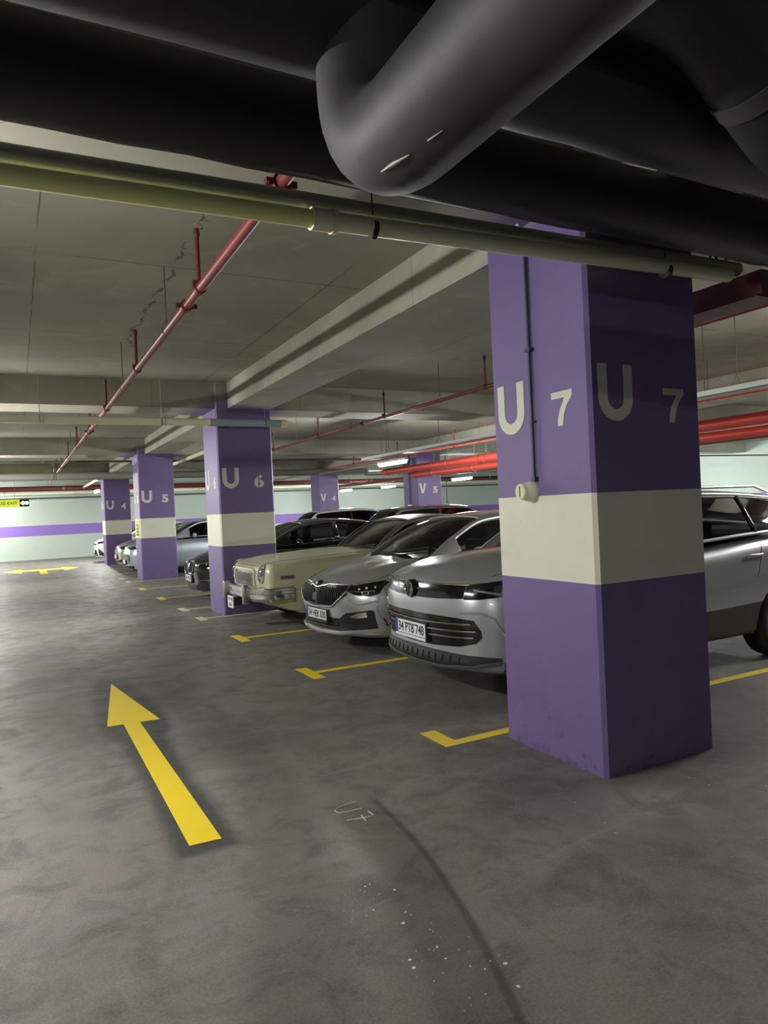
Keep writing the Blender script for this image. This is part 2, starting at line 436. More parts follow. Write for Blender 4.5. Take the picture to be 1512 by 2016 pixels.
# gauge-like round call point with its painted conduit on the first column
t = thing('round_call_point', 'round cream call point with conduit on the nearest column', 'call point', (0, .53, 1.66))
mb = MB(); mb.lathe([(0, 0), (.062, 0), (.062, -.045), (.055, -.055), (.05, -.10), (.0, -.10)], (0, 0, 0), 'x', 28)
mb.build('housing', M_pvc, t)
mb = MB(); mb.lathe([(.0, -.104), (.045, -.104), (.048, -.1)], (0, 0, 0), 'x', 24); lab(mb.build('dial', mat('dial_face', col(205, 205, 170), .4), t), 'pale dial face')
mb = MB(); mb.box(-.1065, -.104, -.003, .003, -.03, .035); mb.build('dial_needle', M_ink, t)
mb = MB(); mb.tube([(-.02, -.045, .06), (-.02, -.045, 1.62)], .011, 10)
mb.box(-.03, 0, -.065, -.025, .43, .44); mb.box(-.034, 0, -.07, -.02, .875, .895); mb.box(-.03, 0, -.06, -.03, .06, .09)
mb.build('conduit', M_lilac_conduit, t)
mb = MB(); mb.tube([(-.05, .03*math.cos(a)+.0, 1.66+.05*math.sin(a)) for a in [i*PI/8 for i in range(9)]], .012, 8); mb.build('hook', M_pvc, t)
# V5 conduit box
t = thing('junction_box', 'small white junction box and conduit on column V 5', 'junction box', (8.53, 2*S+.45, 1.62))
mb = MB(); mb.box(-.09, 0, -.08, .08, 0, .08, bev=.01); mb.build('box', M_pvc, t)
mb = MB(); mb.tube([(-.03, 0, .08), (-.03, 0, 1.7)], .015, 8); mb.build('conduit', M_lilac_conduit, t)
# yellow notice on U5
t = thing('wall_notice', 'small yellow notice with dark boxes on column U 5', 'notice', (-.004, 2*S+.44, 1.36))
mb = MB(); mb.box(-.004, 0, -.3, .3, -.25, .26); mb.build('panel', mat('notice_yellow', col(222, 226, 70), .5), t)
mb = MB()
for k in range(4): mb.box(-.007, -.004, -.2, .2, -.19+k*.085, -.125+k*.085)
mb.box(-.007, -.004, -.04, .04, .17, .22); mb.build('printed_box', mat('notice_green', col(70, 84, 50), .5), t)

# ------------------------------------------------------------------ floor markings
def flat(name, poly, m, label, cat, group=None, th=.003):
    return tag(MB().prism(poly, lambda u, v, w: (u, v, w), 0.0006, th).build(name, m), label, cat, group)
flat('direction_arrow', [(-2.225, .515), (-2.07, .505), (-2.105, 2.86), (-1.955, 2.85), (-2.145, 4.40), (-2.345, 2.89), (-2.225, 2.87)][::1], M_yellow,
     'long bright yellow arrow painted on the aisle floor', 'floor arrow')
mb = MB()
mb.prism([(-2.27, 22.2), (-2.04, 22.2), (-2.04, 24.2), (-2.27, 24.2)], lambda u, v, w: (u, v, w), .0006, .003)
mb.prism([(-2.9, 24.1), (-1.4, 24.1), (-1.4, 24.9), (-2.9, 24.9)], lambda u, v, w: (u, v, w), .0006, .0031)
mb.prism([(-2.8, 23.3), (-2.8, 25.7), (-3.35, 24.5)], lambda u, v, w: (u, v, w), .0006, .0032)
mb.prism([(-1.5, 23.3), (-0.95, 24.5), (-1.5, 25.7)], lambda u, v, w: (u, v, w), .0006, .0033)
tag(mb.build('direction_arrow', M_yellow), 'far two headed yellow arrow painted near the end wall', 'floor arrow')
def bay(y, lw, xe, hw, m, label, x0=-.45, x1=-.33, l=False, y2=None):
    mb = MB(); f = lambda u, v, w: (u, v, w)
    lo, hi = (y-lw, y+hw) if l else (y-hw, y+hw)
    mb.prism([(x0, lo), (x1, lo), (x1, hi), (x0, hi)], f, .0006, .003)
    mb.prism([(x1-.01, y-lw), (xe, y-lw), (xe, y+lw), (x1-.01, y+lw)], f, .0006, .0028)
    return tag(mb.build('bay_line', m), label, 'bay marking')
bay(1.02, .045, 5.0, .3, M_yellow2, 'yellow L shaped bay line starting at the nearest column', l=True)
bay(3.56, .042, 5.0, .26, M_yellow, 'yellow T shaped bay line between the two silver cars')
bay(5.99, .042, 5.0, .28, M_yellow, 'yellow T shaped bay line between cream and silver cars')
bay(8.17, .042, 5.0, .22, M_yellow3, 'faded cream bay line at the near foot of column U 6')
bay(9.5, .042, .6, .25, M_yellow3, 'faded cream bay line just beyond column U 6')
bay(11.62, .042, 5.0, .28, M_yellow2, 'yellow bay line beside the black car')
bay(14.0, .042, 5.0, .28, M_yellow2, 'yellow bay line in the empty bays before column U 5')
bay(16.3, .042, 5.0, .25, M_yellow3, 'faded bay line at the near foot of column U 5')
bay(17.62, .042, -.1, .25, M_yellow3, 'short faded cream bay mark just beyond column U 5')
bay(19.6, .042, 5.0, .28, M_yellow2, 'short yellow bay mark before the far silver car')
bay(21.9, .042, 5.0, .28, M_yellow2, 'last yellow bay mark before column U 4')
# chalk U7 on the floor, white paint spatter
mb = MB()
def chalk(pts):
    mb.tube([(x, y, .001) for x, y in pts], .0028, 5)
chalk([(-1.324, 0.532), (-1.382, 0.529), (-1.435, 0.516), (-1.468, 0.492), (-1.466, 0.457), (-1.421, 0.443), (-1.335, 0.437)])
chalk([(-1.322, 0.384), (-1.318, 0.328), (-1.344, 0.321), (-1.388, 0.329), (-1.464, 0.346)])
chalk([(-1.374, 0.359), (-1.382, 0.286)])
tag(mb.build('chalk_mark', mat('chalk', col(205, 203, 196), .9)), 'faint chalk U7 scribbled on the floor', 'chalk mark')
mb = MB()
rnd = random.Random(3)
for k in range(62):
    u = rnd.random(); x = -1.69+.09*u+rnd.gauss(0, .09); y = -.2-1.0*u+rnd.gauss(0, .12); r = .0015+.006*rnd.random()**4
    mb.prism([(x+r*math.cos(a)*rnd.uniform(.6, 1.4), y+r*math.sin(a)) for a in [i*PI/3 for i in range(6)]], lambda a, b, c: (a, b, c), .0004, .0018)
for k in range(16):
    x = rnd.uniform(-.7, 1.0); y = rnd.uniform(-1.2, -.1); r = .0015+.004*rnd.random()**2
    mb.prism([(x+r*math.cos(a)*rnd.uniform(.6, 1.4), y+r*math.sin(a)) for a in [i*PI/3 for i in range(6)]], lambda a, b, c: (a, b, c), .0004, .0018)
tag(mb.build('paint_spatter', mat('spatter_white', col(220, 220, 210), .6)), 'tiny white paint drops spattered on the near floor', 'paint spatter', kind='stuff')

# ------------------------------------------------------------------ lamps
def lamp(x, y, z, label, m=M_tube, along='y', L=1.25, top=3.75):
    t = thing('tube_lamp', label, 'lamp', (x, y, z), 0 if along == 'y' else PI/2)
    mb = MB(); mb.box(-.06, .06, -L/2-.03, L/2+.03, .02, .075, bev=.012); mb.build('housing', M_lampbody, t)
    mb = MB(); mb.tube([(0, -L/2, -.01), (0, L/2, -.01)], .036, 12); mb.build('diffuser', m, t)
    mb = MB()
    for yy in (-L/2+.2, L/2-.2): mb.tube([(0, yy, .07), (0, yy, top-z)], .005, 6)
    mb.build('hanger_rod', M_rod, t); return t
lamp(4.82, 11.25, 2.64, 'brightest tube lamp at the end of the cable tray', top=2.8)
lamp(11.9, 29.3, 2.62, 'small bright tube lamp right of column V 4')
lamp(12.35, 25.6, 2.61, 'yellowish tube lamp left of column V 5', M_tubew)
lamp(12.1, 19.2, 2.6, 'tube lamp between column V 5 and the nearest column')
lamp(.05, 27.6, 2.83, 'wedge of a lit lamp just left of column U 4')
for k, y in enumerate((.7, 8.8, 17.0, 25.6)):
    lamp(-4.4, y, 2.75, 'tube lamp over the open aisle left of the view, number %s from the front' % ('one', 'two', 'three', 'four')[k], M_tube1 if k == 0 else M_tubew)
for y in (2.5, 11.):
    lamp(12.1, y, 2.6, 'tube lamp of the far aisle hidden behind the nearest column' if y > 5 else 'tube lamp of the far aisle outside the right edge')
lamp(6.7, .62, 3.0, 'tube lamp above the parked SUV outside the right edge', M_tube1)
lamp(-6.5, -6.6, 2.75, 'added faint tube lamp behind the viewer, brightening the nearest column front', M_tube2)  # added fill lamp, lifts the front face of the nearest column
lamp(20., 9.6, 2.75, 'added tube lamp brightening the right wall, outside the right edge')  # added lamp out of view, brightens the right wall
lamp(20., 18.2, 2.75, 'added tube lamp brightening the right wall, hidden by the nearest column')  # second added lamp for the right wall, kept behind the column
lamp(-8.6, 30.5, 2.75, 'tube lamp near the end wall left of the view', M_tubew)
lamp(-4.9, 31.0, 2.6, 'tube lamp close to the end wall beyond the exit sign', M_tube1, along='x', L=1.6)

# ------------------------------------------------------------------ pipes and services
def bend(pts, r=.2, n=6):
    out = [Vector(pts[0])]
    for i in range(1, len(pts)-1):
        a, b, c = Vector(pts[i-1]), Vector(pts[i]), Vector(pts[i+1])
        p = b+(a-b).normalized()*r; q = b+(c-b).normalized()*r
        for k in range(n+1):
            tt = k/n; out.append(p.lerp(b, tt).lerp(b.lerp(q, tt), tt))
    out.append(Vector(pts[-1])); return out
def ring(mb, p, d, r, h, mi=0):
    p = Vector(p); d = Vector(d).normalized(); mb.tube([p-d*h/2, p+d*h/2], r, 18, mi)
# black ducts overhead
t = thing('ventilation_duct', 'black wrapped duct crossing overhead in front of the nearest column', 'duct', (0, -.37, 3.11))
mb = MB(); n = 60
mb.tube([(-6+14*i/n, rnd.uniform(-.003, .003), rnd.uniform(-.004, .004)) for i in range(n+1)], [.17+rnd.uniform(-.003, .003) for i in range(n+1)], 28); mb.build('duct_run', M_duct2, t)
mb = MB()
for x in (-4, 1.05, 3.8): ring(mb, (x, 0, 0), (1, 0, 0), .178, .05); mb.tube([(x, 0, .15), (x, 0, .6)], .006, 6)
mb.build('hanger_strap', M_plast, t)
t = thing('ventilation_duct', 'upper black duct with a big elbowed branch pipe overhead', 'duct', (0, -1.28, 2.93))
mb = MB(); mb.tube([(-6+12*i/n, rnd.uniform(-.003, .003), rnd.uniform(-.004, .004)) for i in range(n+1)], .175, 28); mb.build('duct_run', M_duct2, t)
bp = MB().tube(bend([(-2.03, -4.5, 2.5), (-2.03, -1.31, 2.5), (-2.03, -1.31, 2.92)], .24, 10), .132, 32).build('branch_pipe', M_duct, t); bp.matrix_parent_inverse = Matrix.Translation((0, 1.28, -2.93))
lab(bp, 'big round pipe with a turned up elbow')
mb = MB(); mb.tube([(-2.09, -1.62, 2.381), (-2.10, -1.56, 2.385), (-2.105, -1.51, 2.388)], [.0015, .006, .002], 6); mb.tube([(-2.08, -1.74, 2.377), (-2.085, -1.69, 2.379)], [.001, .003], 6)
mb.build('scratch', mat('pale_scratch', col(150, 150, 146), .5), bp)
t = thing('ventilation_duct', 'black pipe with an elbow at the top right corner', 'duct', (0, 0, 0))
mb = MB(); mb.tube(bend([(-5.2, -1.66, 3.0), (-1.12, -1.66, 3.0), (-.6, -1.62, 2.70), (3.2, -1.62, 2.68)], .16, 8), .145, 28)
mb.build('duct_run', M_duct2, t)
mb = MB(); ring(mb, (-.86, -1.64, 2.85), (1, .08, -.57), .152, .06); ring(mb, (-.3, -1.62, 2.697), (1, 0, 0), .156, .06); mb.build('coupling', M_duct, t)
t = thing('ventilation_duct', 'added large black duct darkening the top edge of the view', 'duct', (0, -2.25, 3.18))  # extra duct, added to blacken the lit slab above the other ducts
MB().tube([(-6, 0, 0), (6, 0, 0)], .24, 28).build('duct_run', M_duct2, t)
# near pair: steel conduit above cream PVC
t = thing('pvc_drain', 'cream plastic pipe running across in front of the nearest column', 'pipe', (0, -.12, 2.9))
mb = MB(); mb.tube([(-5.2, 0, -.075), (-2.9, 0, -.045), (-1.62, 0, -.022)], .039, 20); mb.build('pipe', mat('lamp_glow_pvc', col(236, 240, 170), .4), t)  # yellow lamp glow on the left length is painted into its colour
mb = MB(); mb.tube([(-1.66, 0, -.022), (1.08, 0, .045)], .042, 20); mb.build('pipe', M_pvc, t)
mb = MB(); ring(mb, (-1.66, 0, -.022), (1, 0, .02), .05, .09); ring(mb, (-1.60, 0, -.022), (1, 0, .02), .054, .02); mb.build('coupling', M_pvc, t)
mb = MB()
for x in (-1.40, .52):
    ring(mb, (x, 0, .0 + .018*x), (1, 0, 0), .046, .022); mb.tube([(x, 0, .04), (x, 0, .42)], .004, 6)
mb.build('pipe_clamp', M_plast, t)
t = thing('steel_conduit', 'olive grey steel pipe resting above the cream plastic pipe', 'pipe', (0, -.06, 2.99))
mb = MB(); mb.tube([(-5.2, 0, -.08), (-2.9, 0, -.035), (1.25, 0, .03)], .043, 20); mb.build('pipe', M_galv, t)
mb = MB(); mb.tube([(-5.2, .075, -.07), (-2.9, .075, -.02), (1.25, .075, .03)], .03, 12); mb.build('second_pipe', M_galv, t)
mb = MB(); mb.tube([(1.02+.0*a, .03*math.cos(a)-.0, .03+.07*math.sin(a)) for a in [i*PI/9 for i in range(10)]], .008, 8); mb.build('hose_loop', M_plast, t)
# dark red box rail right of the nearest column
t = thing('red_steel_rail', 'dark red steel rail beyond the right side of the nearest column', 'rail', (1.30, 0, 2.83))
mb = MB(); mb.box(-.0, .14, -.19, 1.5, 0, .16); mb.box(-.05, .19, -.19, 1.5, -.012, 0); mb.build('rail', M_dkred, t)
mb = MB(); mb.tube([(.07, 1.2, .16), (.07, 1.2, .87)], .012, 8); mb.tube([(.07, .1, .16), (.07, .1, .87)], .012, 8); mb.build('hanger_rod', M_rod, t)

# sprinkler branch lines (run with the columns)
def sprinkler(x, z, heads, hang, y0, y1, label, rr=.032, clamps=(), m=M_red):
    t = thing('sprinkler_pipe', label, 'sprinkler pipe', (x, 0, z))
    mb = MB(); mb.tube([(0, y0, 0), (0, y1, 0)], rr, 16); mb.build('pipe', m, t)
    for y in heads:
        mb = MB(); mb.tube([(-.005, y, 0), (-.005, y, .40)], .016, 10); mb.tube([(-.005, y, .36), (-.005, y, .38), (-.005, y, .42)], [.016, .024, .018], 10)
        ring(mb, (0, y, 0), (0, 1, 0), rr+.009, .05); mb.box(-.05, -.02, y-.02, y+.02, .01, .05)
        r_ = mb.build('riser', M_dkred, t)
        mb = MB(); mb.tube([(-.005, y, .42), (-.005, y, .44)], .008, 8); mb.tube([(-.005, y, .452), (-.005, y, .457)], .02, 12)
        for s_ in (-1, 1): mb.tube([(-.005, y+.012*s_, .425), (-.005, y+.012*s_, .455)], .003, 5)
        mb.build('sprinkler_head', M_brass, r_)
    for y in hang:
        mb = MB(); mb.tube([(0, y, .1), (0, y, 3.75-z)], .005, 6)
        mb.tube([(math.sin(a)*(rr+.006), y, .03*math.cos(a)+(.03 if math.cos(a) > 0 else 0)) for a in [i*PI/8 for i in range(17)]], .004, 6)
        mb.tube([(0, y, .06), (0, y, .1)], .008, 6)
        mb.build('hanger', M_rod, t)
    for y in clamps:
        mb = MB(); ring(mb, (0, y, 0), (0, 1, 0), rr+.014, .05)
        for s_ in (-1, 1): mb.box(s_*(rr+.028)-.016, s_*(rr+.028)+.016, y-.018, y+.018, -.015, .015); mb.tube([(s_*(rr+.034), y-.03, -.02), (s_*(rr+.034), y+.03, .02)], .007, 6)
        mb.build('coupling', M_dkred, t)
    return t
sprinkler(-1.69, 3.2, (1.98, 4.85, 7.68, 10.1, 13.1, 15.9, 18.7, 21.5, 24.2), (3.2, 5.98, 9.4, 12.2, 15., 18., 21.), -.17, 27.5, 'red sprinkler pipe with upright heads over the aisle', .034, (2.42, .27, 10.4, 19.))
sprinkler(2.8, 3.18, (1.9, 4.78, 7.72, 10.7, 13.6), (3.3, 5.95, 9.1, 12), -.15, 13.8, 'thin red sprinkler pipe above the parked silver cars', .027, (8.6,))
sprinkler(7.05, 3.12, (3.3, 6.2, 12.0, 15., 18.), (4.6, 9.7, 10.9, 16.), -.15, 24, 'small red sprinkler pipe above the long cable tray', .03, (), M_red2)
# cable tray with its lamps
t = thing('cable_tray', 'long grey cable tray hanging above the bonnets row', 'cable tray', (4.82, 0, 2.80))
mb = MB(); mb.box(-.13, .13, 0, 12.6, 0, .006); mb.box(-.13, -.124, 0, 12.6, 0, .07); mb.box(.124, .13, 0, 12.6, 0, .07); mb.build('tray', M_tray, t)
for y in (2.5, 4.4, 6.8, 9.2, 11.4):
    mb = MB(); mb.tube([(-.11, y, .06), (0, y, .2), (.11, y, .06)], .005, 6); mb.tube([(0, y, .2), (0, y, .95)], .005, 6); mb.build('hanger', M_rod, t)
mb = MB()
for k in range(5): mb.tube([(-.08+.04*k, 0, .02), (-.08+.04*k, 12.4, .02)], .011, 6)
mb.build('cable', M_plast, t)
# chain hanging at right
t = thing('hanging_chain', 'thin chain hanging over the cable tray right of the nearest column', 'chain', (4.82, 2.95, 2.85))
mb = MB()
for k in range(44):
    z = .02*k; a = (k % 2)*PI/2
    mb.tube([(.006*math.cos(q)*math.cos(a), .006*math.cos(q)*math.sin(a), z+.013*math.sin(q)) for q in [i*PI/4 for i in range(9)]], .0022, 5, caps=False)
mb.build('links', M_rod, t)
# big red mains
def main(x, z, r, y0, y1, label, m, cl=(), bk=()):
    t = thing('fire_main', label, 'pipe', (x, 0, z))
    mb = MB(); mb.tube([(0, y0, 0), (0, y1, 0)], r, 22); mb.build('pipe', m, t)
    mb = MB()
    for y in cl: ring(mb, (0, y, 0), (0, 1, 0), r+.018, .09)
    if cl: mb.build('coupling', m, t)
    for y in bk:
        mb = MB(); mb.tube([(0, y, r+.06), (0, y, 3.75-z)], .006, 6); mb.tube([(math.sin(a)*(r+.01), y, math.cos(a)*(r+.01)) for a in [i*PI/8 for i in range(17)]], .008, 6)
        mb.tube([(-r*.7, y, r*.8), (0, y, r+.12), (r*.7, y, r*.8)], .006, 6); mb.build('hanger', M_galv, t)
    return t
main(7.95, 2.80, .105, -3, 17.6, 'upper thick bright red main pipe behind the silver cars', M_red2, (6.1, 12.2, 17.3), (4.1, 8.3, 11.9, 13.7, 15.8))
main(8.28, 2.62, .09, -3, 16.3, 'lower thick red main pipe behind the silver cars', M_red2, (9.,), (7., 12.9, 15.))
main(11.2, 2.8, .07, -3, 30, 'thin red main pipe beyond the V columns', M_red, (), (6, 14, 20, 25))
# grey duct crossing before U4, pipes across
def cross(name, y, z, r, x0, x1, m, label, cl=(), bk=(), cat='pipe'):
    t = thing(name, label, cat, (0, y, z))
    mb = MB(); mb.tube([(x0, 0, 0), (x1, 0, 0)], r, 18); mb.build('pipe', m, t)
    if cl:
        mb = MB()
        for x in cl: ring(mb, (x, 0, 0), (1, 0, 0), r+.008, .05)
        mb.build('coupling', m, t)
    for x in bk:
        mb = MB(); ring(mb, (x, 0, 0), (1, 0, 0), r+.006, .02); ring(mb, (x+.05, 0, 0), (1, 0, 0), r+.006, .012); mb.tube([(x, 0, r), (x, 0, 3.74-z)], .005, 6)
        mb.build('pipe_clamp', M_satin, t)
    return t
M_gduct = painted('grey_duct', col(128, 128, 122), .5, .2)
cross('pvc_drain', 7.93, 3.06, .057, -12.5, -.18, M_pvc, 'long cream plastic pipe crossing in front of column U 6', (-.2,), (-2.55, -.9), 'pipe')
t = thing('pvc_drain', 'blue grey plastic pipe end on the front of column U 6', 'pipe', (0, 7.93, 3.06))
mb = MB(); mb.tube([(-.17, 0, 0), (.98, 0, 0)], .059, 18); ring(mb, (.17, 0, 0), (1, 0, 0), .064, .03); ring(mb, (.8, 0, 0), (1, 0, 0), .064, .03); mb.build('pipe', M_pvcg, t)
mb = MB(); mb.tube([(.98, 0, 0), (1.03, 0, 0)], .064, 18); ring(mb, (1.06, 0, 0), (1, 0, 0), .058, .05); lab(mb.build('end_cap', M_pvc, t), 'cream end cap')
mb = MB(); ring(mb, (.72, 0, 0), (1, 0, 0), .066, .02); mb.tube([(.72, 0, .06), (.72, 0, .3)], .005, 6); mb.build('pipe_clamp', M_satin, t)
cross('steel_conduit', 18.2, 3.29, .03, -12.5, 7.5, M_rod, 'thin dark pipe crossing behind column U 5', (), (-2.2, 1.4, 4.))
cross('ventilation_duct', 19.0, 2.935, .108, -12.5, 8.0, M_gduct, 'long round grey duct crossing in front of column U 4', (-6, 3), (-1.9, 2.5), 'duct')
cross('fire_main', 31.2, 3.16, .11, -12.5, 24, M_dkred, 'dark red pipe crossing near the end wall', (), (-1, 6, 14))
cross('pvc_drain', 31.6, 2.98, .075, -12.5, 24, M_pvc, 'cream plastic pipe crossing near the end wall', (-2.6, 8), (-3.3, -.5, 5.))
cross('steel_conduit', 31.9, 2.77, .03, -12.5, 24, M_rod, 'thin dark pipe lowest on the end wall', (), (-2, 1, 7, 14))
for x, z, y0, y1, m, l in ((-.15, 3.18, 24.9, 31.0, M_pvc, 'cream plastic pipe running away above the aisle beside column U 4'), (1.3, 3.2, 13., 23.6, M_pvc, 'cream plastic pipe running away right of column U 5'),
                        (6.1, 2.86, 12.9, 18.7, M_galv, 'pale steel conduit running away past the brightest lamp')):
    t = thing('pvc_drain' if m is M_pvc else 'steel_conduit', l, 'pipe', (x, 0, z))
    mb = MB(); mb.tube([(0, y0, 0), (0, y1, 0)], .05 if m is M_pvc else .03, 14); mb.build('pipe', m, t)
    mb = MB(); mb.tube([(0, y0+1, .04), (0, y0+1, 3.75-z)], .005, 6); mb.build('hanger_rod', M_rod, t)
# cluttered small conduits above the second aisle
for k, (y, z, x0, x1) in enumerate(((22.4, 3.0, 9.6, 24), (26.8, 2.93, 5, 24), (14.2, 3.0, 9.2, 24))):
    cross('steel_conduit', y, z, .025, x0, x1, M_rod, ('thin conduit crossing between columns V 4 and V 5', 'thin conduit crossing beside column V 4', 'thin conduit crossing in front of column V 5')[k], (), (11, 15, 19))
t = thing('hanging_cable', 'thin cable with a pull switch hanging before the far wall', 'cable', (13.2, 22., 1.75))
mb = MB(); mb.tube([(0, 0, 0), (0, 0, 2.0)], .018, 6); mb.tube([(0, 0, -.03), (0, 0, .05)], .04, 8); mb.build('cable', M_plast, t)

# exit sign
t = thing('exit_sign', 'lit yellow ÇIKIŞ EXIT sign with arrow panel under the far duct', 'sign', (-2.6, 24., 2.36))
mb = MB(); mb.box(-1.02, -.17, 0, .06, -.125, .125, bev=.01); lab(mb.build('panel', M_sign, t), 'yellow lit panel')
mb = text_mb('ÇIKIŞ EXIT', .74, .125, .004, lambda u, v, w: (-.965+u, -.001-w, -.065+v), off=.015); mb.build('lettering', M_signink, t)
mb = MB(); mb.box(-.165, .13, 0, .06, -.12, .12, bev=.01); ap = mb.build('arrow_panel', M_plast, t)
mb = MB(); mb.prism([(-.15, 0), (-.05, .09), (-.05, .045), (.09, .06), (.12, 0), (.09, -.06), (-.05, -.045), (-.05, -.09)], lambda u, v, w: (u, -w, v), 0.001, .006)
mb.build('arrow', mat('lit_arrow', g(1.), .5, emit=g(1.), estr=.5), ap)
mb = MB()
for x in (-.9, -.3): mb.tube([(x, .03, .12), (x, .03, .86)], .006, 6)
mb.build('hanger_rod', M_rod, t)
# CARS
# ------------------------------------------------------------------ cars
def pchip(pts, x, linear=False):
    if x <= pts[0][0]: return pts[0][1]
    if x >= pts[-1][0]: return pts[-1][1]
    n = len(pts); h = [pts[i+1][0]-pts[i][0] for i in range(n-1)]; d = [(pts[i+1][1]-pts[i][1])/h[i] for i in range(n-1)]
    i = 0
    while x > pts[i+1][0]: i += 1
    t = (x-pts[i][0])/h[i]
    if linear: return pts[i][1]+(pts[i+1][1]-pts[i][1])*t
    def m(k):
        if k == 0: return d[0]
        if k == n-1: return d[-1]
        if d[k-1]*d[k] <= 0: return 0.
        return 2*d[k-1]*d[k]/(d[k-1]+d[k])
    a, b = pts[i][1], pts[i+1][1]
    return a*(2*t**3-3*t*t+1)+h[i]*m(i)*(t**3-2*t*t+t)+b*(3*t*t-2*t**3)+h[i]*m(i+1)*(t**3-t*t)
LOW = [(0, 0), (.35, 0), (.68, 0), (.84, .0), (.915, .02), (.955, .07), (.975, .15), (.985, .25), (.993, .36), (1, .47), (1, .56), (.996, .66), (.985, .76), (.968, .85), (.945, .92), (.915, .97), (.875, 1.)]
TOPF = [.80, .72, .64, .56, .46, .34, .2, 0.]
class Car:
    """spec: L, hw, zb, zs, zc (curves over x), front/rear plan curve and corner radius, profile offsets"""
    def __init__(s, **k): s.__dict__.update(k)
    def rnd_e(s, x):
        e = 1.; r, r2_ = s.rf, s.rr
        if x < r: e = (1-(1-x/r)**2.4)**(1/2.4)
        if x > s.L-r2_: e = (1-(1-max(0, s.L-x)/r2_)**2.4)**(1/2.4)
        return e
    def section(s, x):
        e = s.rnd_e(x); c0 = s.cf if x < s.L/2 else s.cr
        w_ = pchip(s.hw, x)*(c0+(1-c0)*e); zb = pchip(s.zb, x)+(1-e)*.04; zs = pchip(s.zs, x)-(1-e)*.06; zc = pchip(s.zc, x)-(1-e)*.03
        low = getattr(s, 'low', LOW)
        half = [(yf*w_, zb+zf*(zs-zb)) for yf, zf in low]
        ys = low[-1][0]
        for f in TOPF:
            z = zs+(zc-zs)*(1-(f/ys)**2)
            for (cy, cw, ch, xa, xb) in s.crease:
                if xa < x < xb: z += ch*math.exp(-((f-cy)/cw)**2)*min(1, (x-xa)/.25, (xb-x)/.25)
            half.append((f*w_, z))
        return half
    def warp(s, x, y, z):
        fx = max(0., 1-max(x, 0)/s.fade); x2 = x+fx*fx*(pchip(s.prof, z)+s.kf*(abs(y)/.85)**2.2)
        rx = max(0., 1-max(s.L-x, 0)/.8); x2 -= rx*rx*(pchip(s.rprof, z)+s.kr*(abs(y)/.85)**2.2)
        return (x2, y, z)
    def body(s, parent, mats, name='body'):
        n = 10; xs = [s.rf*(1-math.cos(PI/2*i/n)) for i in range(n)]
        x = s.rf
        while x < s.L-s.rr-.03: xs.append(x); x += .09
        xs += [s.L-s.rr*(1-math.cos(PI/2*i/n)) for i in range(n, -1, -1)]
        rings = []
        for x in xs:
            h = s.section(x); rings.append([(x, y, z) for y, z in h]+[(x, -y, z) for y, z in h[-2:0:-1]])
        m = len(rings[0]); mb = MB()
        def capr(R, x):
            zc = (min(p[2] for p in R)+max(p[2] for p in R))/2
            return [[(x, p[1]*q, zc+(p[2]-zc)*q) for p in R] for q in (.93, .84, .72, .58, .42, .25, .1)]
        front = capr(rings[0], 0)[::-1]; rear = capr(rings[-1], s.L)
        allr = front+rings+rear; V = []; F = []; MI = []
        for R in allr: V += [s.warp(*p) for p in R]
        for i in range(len(allr)-1):
            for k in range(m):
                a = i*m+k; b = i*m+(k+1) % m; F.append((a, b, b+m, a+m))
                cz = sum(V[j][2] for j in F[-1])/4; cy = abs(sum(V[j][1] for j in F[-1])/4); cx = sum(V[j][0] for j in F[-1])/4
                mi = 0
                if s.deck[0] < cx < s.deck[1] and cy < pchip(s.hw, cx)*.80 and cz > .7: mi = 2
                if cz < s.clad(cx, cy): mi = 3
                MI.append(mi)
        F += [tuple(range(m))[::-1], tuple(range((len(allr)-1)*m, len(allr)*m))]; MI += [0, 0]
        for f, mi in zip(F, MI): mb.f.append(list(f)); mb.m.append(mi); mb.sm.append(True)
        mb.v = V
        o = mb.build(name, mats, None)
        # wheel arches
        cb = MB()
        for wx in s.wx:
            for sd in (-1, 1):
                hw = pchip(s.hw, wx)
                ya, yb = sd*(hw-.30), sd*(hw+.2)
                pl = [(wx+s.ar*math.cos(a), s.wr+s.ar*math.sin(a)) for a in [2*PI*i/32 for i in range(32)]]
                cb.prism(pl, lambda u, v, w_: (u, w_, v), min(ya, yb), max(ya, yb), 1, True)
        co = cb.build('cut', mats, None)
        md = o.modifiers.new('b', 'BOOLEAN'); md.operation = 'DIFFERENCE'; md.object = co; md.solver = 'EXACT'
        bpy.context.view_layer.update()
        dg = bpy.context.evaluated_depsgraph_get(); me = bpy.data.meshes.new_from_object(o.evaluated_get(dg))
        o.modifiers.clear(); o.data = me; bpy.data.objects.remove(co)
        me.set_sharp_from_angle(angle=math.radians(38)); me.name = name
        o.parent = parent
        bm = bmesh.new(); bm.from_mesh(me); s.bvh = BVHTree.FromBMesh(bm); bm.free()
        s.o = o; return o
    # --- surface lookups
    def hit(s, org, d):
        h, nn, _, _ = s.bvh.ray_cast(Vector(org), Vector(d))
        if h is None: return None, None
        if nn.dot(Vector(d)) > 0: nn = -nn
        return h, nn
    def P(s, mode, u, v, sd=1):
        if mode == 'f': h, n = s.hit((-3, u, v), (1, 0, 0))
        elif mode == 'r': h, n = s.hit((s.L+3, u, v), (-1, 0, 0))
        elif mode == 's': h, n = s.hit((u, sd*3, v), (0, -sd, 0))
        else: h, n = s.hit((u, v, 4), (0, 0, -1))
        if h is None: return Vector((u, v, 0)) if mode == 't' else Vector((.4, u, v)), Vector((-1, 0, 0))
        return h, n
